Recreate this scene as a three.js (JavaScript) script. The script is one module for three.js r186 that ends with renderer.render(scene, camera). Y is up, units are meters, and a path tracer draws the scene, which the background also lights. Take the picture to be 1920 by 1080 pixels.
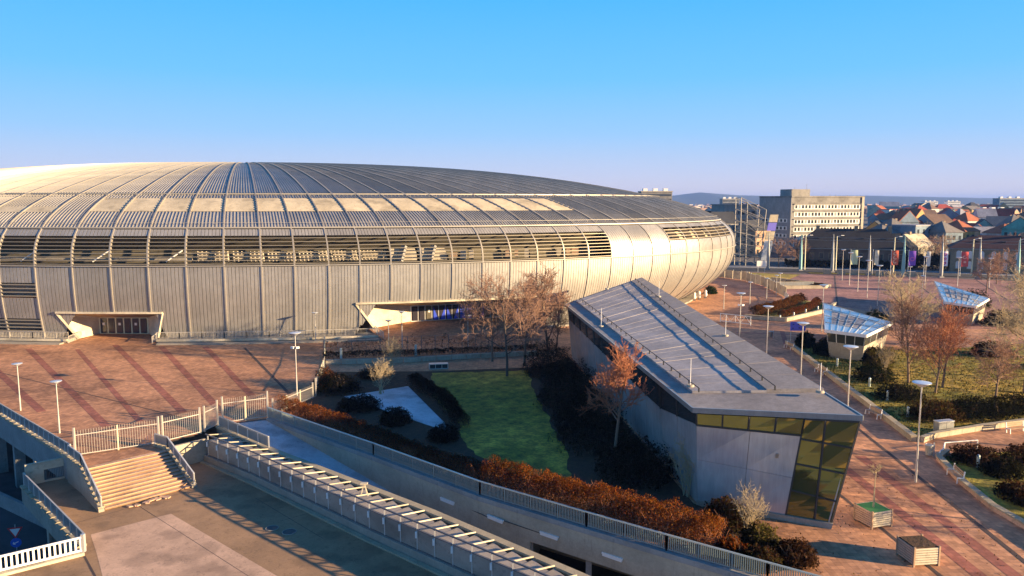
import * as THREE from 'three';
import { mergeGeometries } from 'three/addons/utils/BufferGeometryUtils.js';

// ---------------------------------------------------------------- camera, sky, sun, exposure
const scene = new THREE.Scene();
const camera = new THREE.PerspectiveCamera(42.18, 1920 / 1080, 0.5, 30000);
camera.position.set(0, 21, 0);
camera.rotation.x = -0.1152;
const renderer = new THREE.WebGLRenderer({ antialias: true });
renderer.setSize(1024, 576);
renderer.toneMapping = THREE.LinearToneMapping;
renderer.toneMappingExposure = 3.15;
renderer.shadowMap.enabled = true;

const SUN_AZ = [0.955, 0.295], SUN_EL = 11.8 * Math.PI / 180;
const sunDir = new THREE.Vector3(SUN_AZ[0] * Math.cos(SUN_EL), Math.sin(SUN_EL), SUN_AZ[1] * Math.cos(SUN_EL)).normalize();
{
  const W = 1024, H = 512, data = new Float32Array(W * H * 4);
  // clear winter sky: [elevation in degrees, linear r, g, b]
  const stops = [[-90, .10, .09, .09], [-2, .22, .21, .24], [0, .80, .68, .71], [2, .58, .64, .84], [5, .33, .60, .95], [9, .17, .55, 1.0], [15, .08, .47, 1.0], [30, .04, .24, .64], [60, .022, .12, .40], [90, .018, .10, .34]];
  for (let j = 0; j < H; j++) {
    const el = ((j + .5) / H - .5) * 180;
    let k = 0; while (k < stops.length - 2 && el > stops[k + 1][0]) k++;
    const a = stops[k], b = stops[k + 1], t0 = Math.min(1, Math.max(0, (el - a[0]) / (b[0] - a[0])));
    for (let i = 0; i < W; i++) {
      const o = (j * W + i) * 4;
      for (let c = 0; c < 3; c++) data[o + c] = (a[c + 1] + (b[c + 1] - a[c + 1]) * t0) * .345;
      data[o + 3] = 1;
    }
  }
  const sky = new THREE.DataTexture(data, W, H, THREE.RGBAFormat, THREE.FloatType);
  sky.mapping = THREE.EquirectangularReflectionMapping;
  sky.magFilter = sky.minFilter = THREE.LinearFilter;
  sky.needsUpdate = true;
  scene.background = sky;
  scene.environment = sky;
}
const sun = new THREE.DirectionalLight(new THREE.Color().setRGB(1, .72, .40), 5);
sun.position.copy(sunDir).multiplyScalar(400).add(new THREE.Vector3(0, 0, -120));
sun.target.position.set(0, 0, -120);
sun.castShadow = true;
sun.shadow.radius = 1;
sun.shadow.mapSize.set(4096, 4096);
Object.assign(sun.shadow.camera, { left: -220, right: 220, top: 120, bottom: -120, near: 10, far: 900 });
scene.add(sun, sun.target);
scene.fog = new THREE.FogExp2(new THREE.Color().setRGB(.22, .42, 1.0), 0.0001);

// ---------------------------------------------------------------- helpers
const V = (x, y, z) => new THREE.Vector3(x, y, z);
function rng(seed) { let s = seed >>> 0; return () => { s = (s + 0x6D2B79F5) | 0; let t = Math.imul(s ^ (s >>> 15), 1 | s); t = (t + Math.imul(t ^ (t >>> 7), 61 | t)) ^ t; return ((t ^ (t >>> 14)) >>> 0) / 4294967296; }; }
function lattice(period, seed) {
  const r = rng(seed), g = Float32Array.from({ length: period * period }, () => r());
  return (u, v) => {
    const x = u * period, y = v * period, xi = Math.floor(x), yi = Math.floor(y);
    let fx = x - xi, fy = y - yi; fx = fx * fx * (3 - 2 * fx); fy = fy * fy * (3 - 2 * fy);
    const at = (i, j) => g[((j % period + period) % period) * period + ((i % period) + period) % period];
    return (at(xi, yi) * (1 - fx) + at(xi + 1, yi) * fx) * (1 - fy) + (at(xi, yi + 1) * (1 - fx) + at(xi + 1, yi + 1) * fx) * fy;
  };
}
function fbm(seed, octaves) {
  const ls = octaves.map(([p, a], i) => [lattice(p, seed + i * 17), a]), sum = octaves.reduce((s, o) => s + o[1], 0);
  return (u, v) => { let t = 0; for (const [l, a] of ls) t += l(u, v) * a; return t / sum; };
}
function tex(size, metres, fn, srgb = true) {
  const d = new Uint8Array(size * size * 4);
  for (let j = 0; j < size; j++) for (let i = 0; i < size; i++) {
    const c = fn((i + .5) / size, (j + .5) / size), o = (j * size + i) * 4;
    d[o] = Math.max(0, Math.min(255, c[0])); d[o + 1] = Math.max(0, Math.min(255, c[1])); d[o + 2] = Math.max(0, Math.min(255, c[2])); d[o + 3] = 255;
  }
  const t = new THREE.DataTexture(d, size, size, THREE.RGBAFormat);
  t.wrapS = t.wrapT = THREE.RepeatWrapping; t.magFilter = THREE.LinearFilter; t.minFilter = THREE.LinearMipmapLinearFilter; t.generateMipmaps = true;
  if (srgb) t.colorSpace = THREE.SRGBColorSpace;
  t.repeat.set(1 / metres, 1 / metres); t.needsUpdate = true;
  return t;
}
const grey = v => [v, v, v];
const TX = {};
{
  const a = fbm(1, [[4, 1], [9, .7], [23, .5], [61, .4], [128, .4]]), b = fbm(9, [[3, 1], [7, .8], [16, .5]]), c = fbm(31, [[32, 1], [90, .8], [200, .8]]), d = fbm(55, [[6, 1], [15, .6]]);
  TX.mottle = tex(512, 11, (u, v) => { const st = -26 * Math.max(0, Math.min(1, (d(u, v) - .5) * 5)), sp = c(u, v) > .68 ? -20 : 0; return grey(192 + 76 * (a(u, v) - .15) + st + sp); });
  const cells = rng(5), tone = Float32Array.from({ length: 64 * 64 }, () => cells());
  TX.paving = tex(1024, 25.6, (u, v) => {
    const ci = Math.floor(u * 64), cj = Math.floor(v * 64), fu = u * 64 - ci, fv = v * 64 - cj;
    const joint = (fu < .08 || fv < .08) ? -30 : 0;
    const g = 192 + 80 * (b(u, v) - .5) + 60 * (c(u, v) - .5) + 40 * (tone[cj * 64 + ci] - .5) + joint, st = -26 * Math.max(0, Math.min(1, (d(u, v) - .5) * 5));
    return [g + 8 + st, g + st, g - 6 + st];
  });
  TX.concrete = tex(512, 6, (u, v) => {
    const streak = c(u, .03 + v * .08), m = a(u, v);
    const g = 205 + 60 * (m - .5) + (streak > .6 ? -34 * (streak - .6) / .4 : 0) + 22 * (c(u, v) - .5);
    return [g, g - 1, g - 4];
  });
  TX.grass = tex(1024, 24, (u, v) => {
    const n = b(u, v), f = c(u, v), m = a(u, v), dry = Math.max(0, Math.min(1, (n * .7 + m * .5 - .45) * 3));
    const g = .7 + .8 * (f - .35);
    return [(144 + 70 * dry) * g, (136 + 38 * dry) * g, (46 + 22 * dry) * g];
  });
  TX.soil = tex(512, 9, (u, v) => { const n = c(u, v), m = a(u, v), g = .45 + .75 * n; return [98 * g + 30 * m, 74 * g + 22 * m, 52 * g + 12 * m]; });
  TX.metal = tex(512, 7, (u, v) => { const s = c(u, v * .1 + .2), g = 214 + 30 * (s - .5) + 40 * (b(u, v) - .5); return grey(g); });
  TX.roofing = tex(512, 13, (u, v) => { const n = a(u, v), s = c(u, v), g = 196 + 70 * (n - .5) + 40 * (s - .5); return [g, g - 1, g + 1]; });
  TX.rough = tex(256, 7, (u, v) => grey(150 + 120 * (a(u, v) - .4)), false);
  TX.bump = tex(512, 5, (u, v) => grey(255 * (.6 * c(u, v) + .4 * a(u, v))), false);
}
function M(r, g, b, o = {}) {
  const m = new THREE.MeshStandardMaterial({ roughness: .85, metalness: 0, side: THREE.DoubleSide, ...o });
  m.color.setRGB(r, g, b);
  return m;
}
const MT = {
  paving: M(.80, .42, .225, { map: TX.paving, roughness: .8 }),
  pavingRose: M(.58, .30, .24, { map: TX.paving, roughness: .8 }),
  stripe: M(.54, .20, .13, { map: TX.paving, roughness: .8 }),
  joint: M(.07, .045, .04, { roughness: .9 }),
  terrace: M(.46, .275, .145, { map: TX.mottle, roughness: .9, bumpMap: TX.bump, bumpScale: .01 }),
  slab: M(.80, .51, .34, { map: TX.mottle, roughness: .9, bumpMap: TX.bump, bumpScale: .006 }),
  concrete: M(.50, .45, .38, { map: TX.concrete, roughness: .9 }),
  concreteGrey: M(.44, .43, .43, { map: TX.concrete, roughness: .9 }),
  concretePale: M(.66, .58, .46, { map: TX.concrete, roughness: .9 }),
  cream: M(.78, .68, .50, { map: TX.mottle, roughness: .85 }),
  stone: M(.62, .52, .36, { map: TX.concrete, roughness: .9 }),
  ramp: M(.72, .74, .76, { map: TX.mottle, roughness: .75 }),
  asphalt: M(.07, .07, .075, { map: TX.mottle, roughness: .95 }),
  city: M(.16, .14, .13, { map: TX.mottle, roughness: 1 }),
  grass: M(1, 1, .9, { map: TX.grass, roughness: 1, bumpMap: TX.bump, bumpScale: .05 }),
  soil: M(.55, .5, .45, { map: TX.soil, roughness: 1, bumpMap: TX.bump, bumpScale: .06 }),
  clad: M(.56, .53, .485, { map: TX.metal, roughness: .45, metalness: .45 }),
  rib: M(.36, .33, .29, { roughness: .5, metalness: .4 }),
  gutter: M(.42, .39, .34, { roughness: .5, metalness: .3 }),
  beige: M(.74, .62, .42, { map: TX.mottle, roughness: .75 }),
  louvre: M(.34, .30, .23, { roughness: .45, metalness: .4 }),
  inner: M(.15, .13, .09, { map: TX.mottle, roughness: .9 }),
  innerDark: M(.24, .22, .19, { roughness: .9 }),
  white: M(.80, .78, .74, { roughness: .6 }),
  steel: M(.62, .62, .60, { roughness: .4, metalness: .5 }),
  steelDark: M(.16, .16, .17, { roughness: .5, metalness: .4 }),
  pole: M(.50, .48, .45, { roughness: .45, metalness: .4 }),
  bars: M(.50, .46, .40, { roughness: .5, metalness: .2 }),
  guard: M(.46, .47, .46, { map: TX.metal, roughness: .35, metalness: .35 }),
  canopy: M(.42, .36, .30, { map: TX.mottle, roughness: .55 }),
  rail: M(.24, .30, .30, { roughness: .45, metalness: .3 }),
  railTop: M(.52, .62, .62, { roughness: .35, metalness: .5 }),
  wedgeWall: M(.82, .78, .75, { map: TX.metal, roughness: .22, metalness: .3 }),
  wedgeRoof: M(.52, .46, .41, { map: TX.roofing, roughness: .85, metalness: 0, bumpMap: TX.bump, bumpScale: .01 }),
  wedgeSheet: M(.64, .58, .54, { map: TX.roofing, roughness: .75, metalness: .05 }),
  frame: M(.035, .035, .035, { roughness: .5 }),
  glassGreen: M(.19, .20, .075, { roughness: .03, metalness: .7 }),
  glassDark: M(.06, .07, .075, { roughness: .06, metalness: .3 }),
  glassBlue: M(.52, .58, .64, { roughness: .3, metalness: .5 }),
  door: M(.045, .04, .05, { roughness: .12 }),
  doorBlue: M(.05, .09, .62, { roughness: .35 }),
  doorFrame: M(.74, .68, .45, { roughness: .55 }),
  bark: M(.20, .135, .095, { roughness: 1 }),
  barkDark: M(.10, .075, .06, { roughness: 1 }),
  twig: M(.30, .175, .12, { roughness: 1 }),
  twigRed: M(.42, .17, .085, { roughness: 1 }),
  twigPale: M(.42, .33, .20, { roughness: 1 }),
  leaf: new THREE.MeshPhysicalMaterial({ vertexColors: true, roughness: .95, transmission: .5, thickness: 0, side: THREE.DoubleSide }),
  timber: M(.55, .36, .22, { map: TX.mottle, roughness: .8 }),
  brickDark: M(.20, .13, .10, { map: TX.mottle, roughness: .95 }),
  brickTan: M(.36, .27, .18, { map: TX.mottle, roughness: .95 }),
  slate: M(.05, .045, .045, { map: TX.roofing, roughness: .9 }),
  roofRust: M(.13, .05, .045, { map: TX.roofing, roughness: .9 }),
  office: M(.31, .29, .26, { map: TX.mottle, roughness: .9 }),
  officeBlue: M(.36, .37, .36, { map: TX.mottle, roughness: .8 }),
  winFrame: M(.75, .72, .66, { roughness: .6 }),
  redPaint: M(.65, .03, .03, { roughness: .5 }),
  bluePaint: M(.02, .12, .55, { roughness: .5 }),
  violet: M(.18, .16, .62, { roughness: .6 }),
  cable: M(.03, .03, .03, { roughness: .7 }),
  lampBowl: M(.62, .66, .72, { roughness: .3, metalness: .2 }),
  teal: M(.22, .42, .42, { roughness: .5, metalness: .2 }),
};

// sheets of one cladding batch differ a little from the next
const batch = (m, n, seed) => { const R = rng(seed); return Array.from({ length: n }, () => { const c = m.clone(), k = .86 + R() * .24; c.color.multiplyScalar(k); c.roughness = m.roughness * (.85 + R() * .35); return c; }); };
const CLAD = batch(MT.clad, 9, 61);
const taken = {};
function numbered(name) { const n = taken[name] = (taken[name] ?? -1) + 1; return n ? `${name}_${String(n).padStart(3, '0')}` : name; }
function uvBox(g) {
  const p = g.attributes.position, n = g.attributes.normal, uv = new Float32Array(p.count * 2);
  for (let i = 0; i < p.count; i++) {
    const ax = Math.abs(n.getX(i)), ay = Math.abs(n.getY(i)), az = Math.abs(n.getZ(i));
    let u, v;
    if (ay >= ax && ay >= az) { u = p.getX(i); v = p.getZ(i); } else if (ax >= az) { u = p.getZ(i); v = p.getY(i); } else { u = p.getX(i); v = p.getY(i); }
    uv[i * 2] = u; uv[i * 2 + 1] = v;
  }
  g.setAttribute('uv', new THREE.BufferAttribute(uv, 2));
  g.userData.done = true;
  return g;
}
function clean(g) {
  const h = g.index ? g.toNonIndexed() : g;
  for (const k of Object.keys(h.attributes)) if (k !== 'position' && k !== 'normal') h.deleteAttribute(k);
  return h;
}
function geo(list) {
  if (!Array.isArray(list)) list = [list];
  if (list.length === 1 && list[0].userData.done) return list[0];
  return uvBox(list.length === 1 ? list[0] : mergeGeometries(list.map(clean)));
}
function mesh(name, list, material, parent, kind) {
  const m = new THREE.Mesh(geo(list), material);
  m.name = name; m.castShadow = m.receiveShadow = true;
  if (kind) m.userData.kind = kind;
  parent.add(m);
  return m;
}
function struct(name, list, material) { const m = mesh(numbered(name), list, material, scene); m.userData.kind = 'structure'; return m; }
function thing(name, label, category, group, pos = [0, 0, 0], turn = 0) {
  const o = new THREE.Group(); o.name = numbered(name); o.position.set(...pos); o.rotation.y = turn;
  o.userData = { label, category }; if (group) o.userData.group = group;
  scene.add(o); return o;
}
function copy(src, label, pos, turn = 0, scale) {
  const c = src.clone(); c.name = numbered(src.name.replace(/_\d{3}$/, '')); c.userData = { ...src.userData, label };
  c.position.set(...pos); c.rotation.y = turn; if (scale) c.scale.set(...scale);
  scene.add(c); return c;
}
// geometry
const box = (w, h, d, x = 0, y = 0, z = 0, ry = 0) => { const g = new THREE.BoxGeometry(w, h, d); if (ry) g.rotateY(ry); g.translate(x, y, z); return g; };
function hexa(b, t) { // 4 lower and 4 upper corners, same order
  const q = [[b[3], b[2], b[1], b[0]], t, [b[0], b[1], t[1], t[0]], [b[1], b[2], t[2], t[1]], [b[2], b[3], t[3], t[2]], [b[3], b[0], t[0], t[3]]];
  const pos = [], c = V(0, 0, 0); for (const p of [...b, ...t]) c.add(p); c.multiplyScalar(1 / 8);
  for (const f of q) {
    const n = f[1].clone().sub(f[0]).cross(f[2].clone().sub(f[0])), m = f[0].clone().add(f[2]).multiplyScalar(.5).sub(c);
    const o = n.dot(m) < 0 ? [f[3], f[2], f[1], f[0]] : f;
    for (const i of [0, 1, 2, 0, 2, 3]) pos.push(o[i].x, o[i].y, o[i].z);
  }
  const g = new THREE.BufferGeometry(); g.setAttribute('position', new THREE.Float32BufferAttribute(pos, 3)); g.computeVertexNormals(); return g;
}
function beam(a, b, w, h, up = V(0, 1, 0)) { // box from a to b, w sideways, h along up
  const d = b.clone().sub(a).normalize(); let s = d.clone().cross(up); if (s.lengthSq() < 1e-6) s = d.clone().cross(V(1, 0, 0)); s.normalize();
  const u = s.clone().cross(d).normalize(), c = (p, i, j) => p.clone().addScaledVector(s, i * w / 2).addScaledVector(u, j * h / 2);
  return hexa([c(a, -1, -1), c(a, 1, -1), c(b, 1, -1), c(b, -1, -1)], [c(a, -1, 1), c(a, 1, 1), c(b, 1, 1), c(b, -1, 1)]);
}
function cyl(a, b, r0, r1 = r0, n = 8) {
  const len = a.distanceTo(b), g = new THREE.CylinderGeometry(r1, r0, len, n);
  g.translate(0, len / 2, 0); g.applyQuaternion(new THREE.Quaternion().setFromUnitVectors(V(0, 1, 0), b.clone().sub(a).normalize())); g.translate(a.x, a.y, a.z); return g;
}
function shape(pts) { const s = new THREE.Shape(); pts.forEach(([x, z], i) => i ? s.lineTo(x, -z) : s.moveTo(x, -z)); return s; }
function sheet(pts, y, holes = []) { const s = shape(pts); for (const h of holes) s.holes.push(shape(h)); const g = new THREE.ShapeGeometry(s); g.rotateX(-Math.PI / 2); g.translate(0, y, 0); return g; }
function prism(pts, y0, y1) { const g = new THREE.ExtrudeGeometry(shape(pts), { depth: y1 - y0, bevelEnabled: false }); g.rotateX(-Math.PI / 2); g.translate(0, y0, 0); return g; }
function wall(p, q, y0, y1, t, y0b = y0, y1b = y1) { // upright wall from p to q ([x,z]) of thickness t
  const d = V(q[0] - p[0], 0, q[1] - p[1]).normalize(), s = V(-d.z, 0, d.x).multiplyScalar(t / 2);
  const c = (a, y, k) => V(a[0] + s.x * k, y, a[1] + s.z * k);
  return hexa([c(p, y0, -1), c(p, y0, 1), c(q, y0b, 1), c(q, y0b, -1)], [c(p, y1, -1), c(p, y1, 1), c(q, y1b, 1), c(q, y1b, -1)]);
}
const lerp2 = (p, q, t) => [p[0] + (q[0] - p[0]) * t, p[1] + (q[1] - p[1]) * t];
const dist2 = (p, q) => Math.hypot(q[0] - p[0], q[1] - p[1]);
function stations(line, step, start = 0) { // points every step metres along a polyline, with direction
  const out = []; let s = start;
  for (let i = 0; i + 1 < line.length; i++) {
    const L = dist2(line[i], line[i + 1]), d = [(line[i + 1][0] - line[i][0]) / L, (line[i + 1][1] - line[i][1]) / L];
    while (s <= L) { out.push({ p: [line[i][0] + d[0] * s, line[i][1] + d[1] * s], d }); s += step; }
    s -= L;
  }
  return out;
}

// ---------------------------------------------------------------- ground, levels, paths
const rampWall = [[-23.7, -70.8], [-11.5, -60], [-2.3, -51.5], [4.8, -46.2], [9.3, -42.9], [14.2, -39.4], [24, -32.5], [40, -21]];
const bridgeEdge = [[-75, -93.5], [-51.1, -72.6], [-36.5, -59.8]];
const E1 = [-31, -63], E2 = [-28.5, -66], E3 = [-27.9, -68.8], E4 = [-23.7, -70.8];
const pitEdge = [...bridgeEdge, E1, E2, E3, ...rampWall, [60, -8]];
function ragged(pts, amp, seed) { const R = rng(seed), out = []; pts.forEach((p, i) => { const q = pts[(i + 1) % pts.length], n = Math.max(1, Math.round(dist2(p, q) / 1.1)); for (let k = 0; k < n; k++) { const c = lerp2(p, q, k / n); out.push([c[0] + (R() - .5) * amp, c[1] + (R() - .5) * amp]); } }); return out; }
struct('ground', sheet([[-9000, -9000], [9000, -9000], [9000, 9000], [-9000, 9000]], -.12, [[[-400, -93.5], ...pitEdge, [60, 300], [-400, 300]]]), MT.city);
struct('plaza', sheet([[-160, -93.5], ...pitEdge, [60, 20], [190, 20], [190, -178], [134, -197], [117, -208], [92, -216], [60, -226], [-160, -226]], 0), MT.paving);
struct('far_plaza', sheet([[63, -223], [92, -215], [117, -207], [134, -196], [188, -178], [188, -60], [100, -85], [98, -124], [76, -122], [66, -150], [61, -166]], .004), MT.pavingRose);
struct('street', sheet([[-400, -140], [60, -140], [60, 300], [-400, 300]], -7.5), MT.asphalt);

function band(p, q, w, y) { const L = dist2(p, q), n = [-(q[1] - p[1]) / L * w / 2, (q[0] - p[0]) / L * w / 2]; return sheet([[p[0] - n[0], p[1] - n[1]], [q[0] - n[0], q[1] - n[1]], [q[0] + n[0], q[1] + n[1]], [p[0] + n[0], p[1] + n[1]]], y); }
for (const [p, q, w, m] of [
  [[-76, -104], [-47.3, -73.2], .8, 0], [[-69.5, -105.6], [-38.1, -68.2], .8, 0], [[-62.2, -105.1], [-35.8, -69.9], .6, 0], [[-58.5, -108.4], [-33.0, -73.0], .8, 0],
  [[-51.1, -107.1], [-30.4, -75.0], .8, 0], [[-44.7, -107.1], [-27.6, -78.2], .8, 0], [[-38.7, -106.3], [-24.4, -80.1], .35, 1], [[-66.6, -92.6], [-32.0, -71.0], .12, 1],
  [[32.3, -68.5], [29.7, -37.0], .32, 1], [[28.9, -60], [28.3, -36], .85, 0], [[26.4, -57.5], [26.4, -36], .85, 0], [[23.6, -52.5], [24.4, -36.0], .25, 1],
  [[92, -212], [66, -150], .35, 1], [[110, -206], [88, -150], .35, 1], [[125, -200], [106, -158], .35, 1], [[36.2, -119], [49, -116], .7, 0], [[44, -120], [40, -107], .7, 0]])
  struct('paving_stripe', band(p, q, w, m ? .014 : .009), m ? MT.joint : MT.stripe);
{ // curved drain lines round the arena's end
  for (const [r, w] of [[16.5, .3]]) {
    const a = [], b = [];
    for (let i = 0; i <= 30; i++) { const t = -1.9 + i / 30 * 2.5, c = [39.5, -158]; a.push([c[0] + r * Math.cos(t), c[1] - r * 1.35 * Math.sin(t)]); b.unshift([c[0] + (r - w) * Math.cos(t), c[1] - (r - w) * 1.35 * Math.sin(t)]); }
    struct('drain_channel', sheet([...a, ...b], .012), MT.joint);
  }
}
// garden between the ramp and the wedge-shaped pavilion
struct('garden_soil', sheet([[-21.2, -79], [-23.6, -71.6], [-11.2, -60.9], [-2.0, -52.4], [5.0, -47.1], [9.5, -43.8], [14.4, -40.3], [18.2, -42.0], [16.4, -45.6], [12.7, -50.2], [7.8, -99.5], [3, -93.5], [-10, -91.2], [-23.4, -90.8]], .016), MT.soil);
struct('garden_lawn', sheet(ragged([[-10, -90.3], [-2, -91], [2, -91.5], [2.5, -80], [4.5, -62], [4.5, -54.6], [0, -56], [-4, -62], [-5.2, -70], [-8.2, -78]], .5, 5), .024), MT.grass);
struct('paved_triangle', sheet([[-18.2, -79], [-11.9, -83.6], [-5.0, -65.6]], .03), MT.ramp);
struct('lawn', sheet([[41.2, -109.5], [35.7, -64.2], [37.7, -65.9], [48.6, -70], [62, -74], [100, -86], [98, -118], [86, -112], [66, -106.5], [56, -104], [47, -108.5]], .016), MT.grass);
struct('lawn', sheet([[35.4, -59.8], [33.8, -54.4], [33.2, -49.2], [33.4, -44], [33, -36], [70, -36], [70, -66], [50, -62.5], [38, -60.4]], .016), MT.grass);
struct('lawn', sheet([[42.4, -134], [48.3, -130.4], [60.4, -141.8], [66, -151], [62, -160], [58.6, -157.5], [54, -149.5], [46, -139]], .016), MT.grass);
struct('lawn', sheet([[56, -213], [60, -207], [70, -201], [76, -203], [84, -216], [62, -224]], .016), MT.grass);
struct('lawn', sheet([[88, -222], [108, -216], [108, -213.6], [88, -219]], .016), MT.grass);
// road beyond the plaza
struct('road', sheet([[40, -236], [92, -222.5], [117, -214.5], [136, -203], [300, -140], [300, -156], [140, -212], [119, -225], [92, -233], [40, -247]], .006), MT.asphalt);
struct('pavement', sheet([[40, -247.2], [92, -233.2], [119, -225.2], [140, -212.2], [300, -156.2], [300, -164], [142, -219], [121, -232], [94, -240], [40, -254]], .03), MT.concreteGrey);

// ---------------------------------------------------------------- arena
const AR = { a: 118.5, b: 76.3, rot: -.0904, cx: 198.7 * Math.sin(-.3403), cz: -198.7 * Math.cos(-.3403), h1: 11.46, h2: 17.01, q3: .842, h3: 22.17, h4: 29.77, h0: .3 };
const q0 = th => { const k = Math.max(0, Math.min(1, (th - .55) / .85)), s = k * k * (3 - 2 * k); return .984 - .069 * s; }; // the wall tucks in more towards the arena's end
const qUp = h => 1 - .158 * ((h - AR.h1) / (AR.h3 - AR.h1)) ** 2.6;
const arC = Math.cos(AR.rot), arS = Math.sin(AR.rot);
function ap(q, h, th) { const X = AR.a * q * Math.sin(th), Z = AR.b * q * Math.cos(th); return V(X * arC + Z * arS, h, -X * arS + Z * arC); }
const PF = {
  low: (t, th = 0) => [q0(th) + (1 - q0(th)) * (1 - (1 - t) ** 2.4), AR.h0 + (AR.h1 - AR.h0) * t],
  mid: t => { const h = AR.h1 + (AR.h2 - AR.h1) * t; return [qUp(h), h]; },
  up: t => { const h = AR.h2 + (AR.h3 - AR.h2) * t; return [qUp(h), h]; },
  top: t => { const q = AR.q3 + (.05 - AR.q3) * t; return [q, AR.h4 - (AR.h4 - AR.h3) * (q / AR.q3) ** 2.79]; },
};
function surf(pf, t, th, off = 0) {
  const [q, h] = pf(t, th), p = ap(q, h, th);
  if (!off) return p;
  const [qa, ha] = pf(Math.max(0, t - .01), th), [qb, hb] = pf(Math.min(1, t + .01), th);
  const n = ap(q, h, th + .002).sub(ap(q, h, th - .002)).cross(ap(qb, hb, th).sub(ap(qa, ha, th))).normalize();
  if (n.y < 0 && pf !== PF.low && pf !== PF.mid) n.negate();
  if ((pf === PF.low || pf === PF.mid) && n.dot(V(p.x, 0, p.z)) < 0) n.negate();
  return p.addScaledVector(n, off);
}
function ribbons(cols, rows, at) { // cols: list of [u, offset] pairs for each flat face; smooth along rows, creased across
  const pos = [], idx = [];
  for (const [c0, c1] of cols) {
    const base = pos.length / 3;
    for (let r = 0; r <= rows; r++) for (const c of [c0, c1]) { const p = at(c, r / rows); pos.push(p.x, p.y, p.z); }
    for (let r = 0; r < rows; r++) { const a = base + r * 2; idx.push(a, a + 1, a + 3, a, a + 3, a + 2); }
  }
  const g = new THREE.BufferGeometry(); g.setAttribute('position', new THREE.Float32BufferAttribute(pos, 3)); g.setIndex(idx); g.computeVertexNormals(); return g;
}
function trays(pf, th0, th1, t0, t1, rows, n, fin, start) { // standing-seam cladding of one bay
  const cols = [];
  for (let s = 0; s < n; s++) { const u = k => (s + k) / n, e = fin < 0 ? .87 : .84, L = [[u(0), 0], [u(e), 0], [u(e), fin], [u(1), fin], [u(1), 0]]; for (let i = 0; i < 4; i++) cols.push([L[i], L[i + 1]]); }
  return ribbons(cols, rows, ([u, off], v) => { const th = th0 + (th1 - th0) * u, a = start ? Math.max(t0, start(th0 + (th1 - th0) * (Math.floor(u * n * .999) + .5) / n)) : t0; return surf(pf, a + (t1 - a) * v, th, off); });
}
function ribGeo(th, start) {
  const path = []; for (let i = 0; i <= 8; i++) path.push([PF.low, i / 8]); for (let i = 1; i <= 5; i++) path.push([PF.mid, i / 5]); for (let i = 1; i <= 6; i++) path.push([PF.up, i / 6]); for (let i = 1; i <= 14; i++) path.push([PF.top, i / 14 * .93]);
  const w = .09, d = .13, O = [[-w, -.3], [-w, d], [w, d], [w, -.3]], cols = [[O[0], O[1]], [O[1], O[2]], [O[2], O[3]]], i0 = start ? Math.round(start * 8) : 0, rows = path.length - 1 - i0;
  return ribbons(cols, rows, ([s, off], v) => {
    const [pf, t] = path[i0 + Math.round(v * rows)], o2 = off > 0 && (pf === PF.top || pf === PF.up) ? .22 : off, [q, h] = pf(t, th), k = ap(q, h, th + .001).sub(ap(q, h, th - .001)).length() / .002;
    return surf(pf, t, th + s * 1.1 / k, o2);
  });
}
// rib angles, from the photograph's spacing
const ribs = [.0162, .0652, .1142, .1618, .2095, .2571, .304, .346, .3901, .4314, .4734, .5154, .5609, .6072, .652, .6975, .7458, .7941, .8431, .8949, .946, .9999, 1.056, 1.1078, 1.1729, 1.2282, 1.2835, 1.3479, 1.413, 1.48, 1.55, 1.62];
const RIB0 = 14; for (let i = 1; i <= RIB0; i++) ribs.unshift(.0162 - .049 * i);
const arena = thing('arena', 'vast pebble-shaped arena clad in champagne metal with ribs and a louvred window band', 'arena', null, [AR.cx, 0, AR.cz]);
const tH = h => (h - AR.h0) / (AR.h1 - AR.h0);
const NICHE = [{ l: .038, r: .176, lb: .062, rb: .166, top: 4.4, floor: .3, dl: .07, dr: .14, dt: 2.75 }, { l: .425, r: .70, lb: .452, rb: .69, top: 5.4, floor: 1.4, dl: .53, dr: .69, dt: 3.9 }];
const lowStart = th => { for (const n of NICHE) if (th > n.l && th < n.r) { const el = (th - n.l) / (n.lb - n.l), er = (n.r - th) / (n.r - n.rb), f = Math.min(1, el, er); return tH(n.top - (n.top - AR.h0) * (1 - f)); } return 0; };
const pick = (set, k) => set[(k * 37 + (k >> 1) * 11 + 91) % set.length];
let nth = 0;
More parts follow.
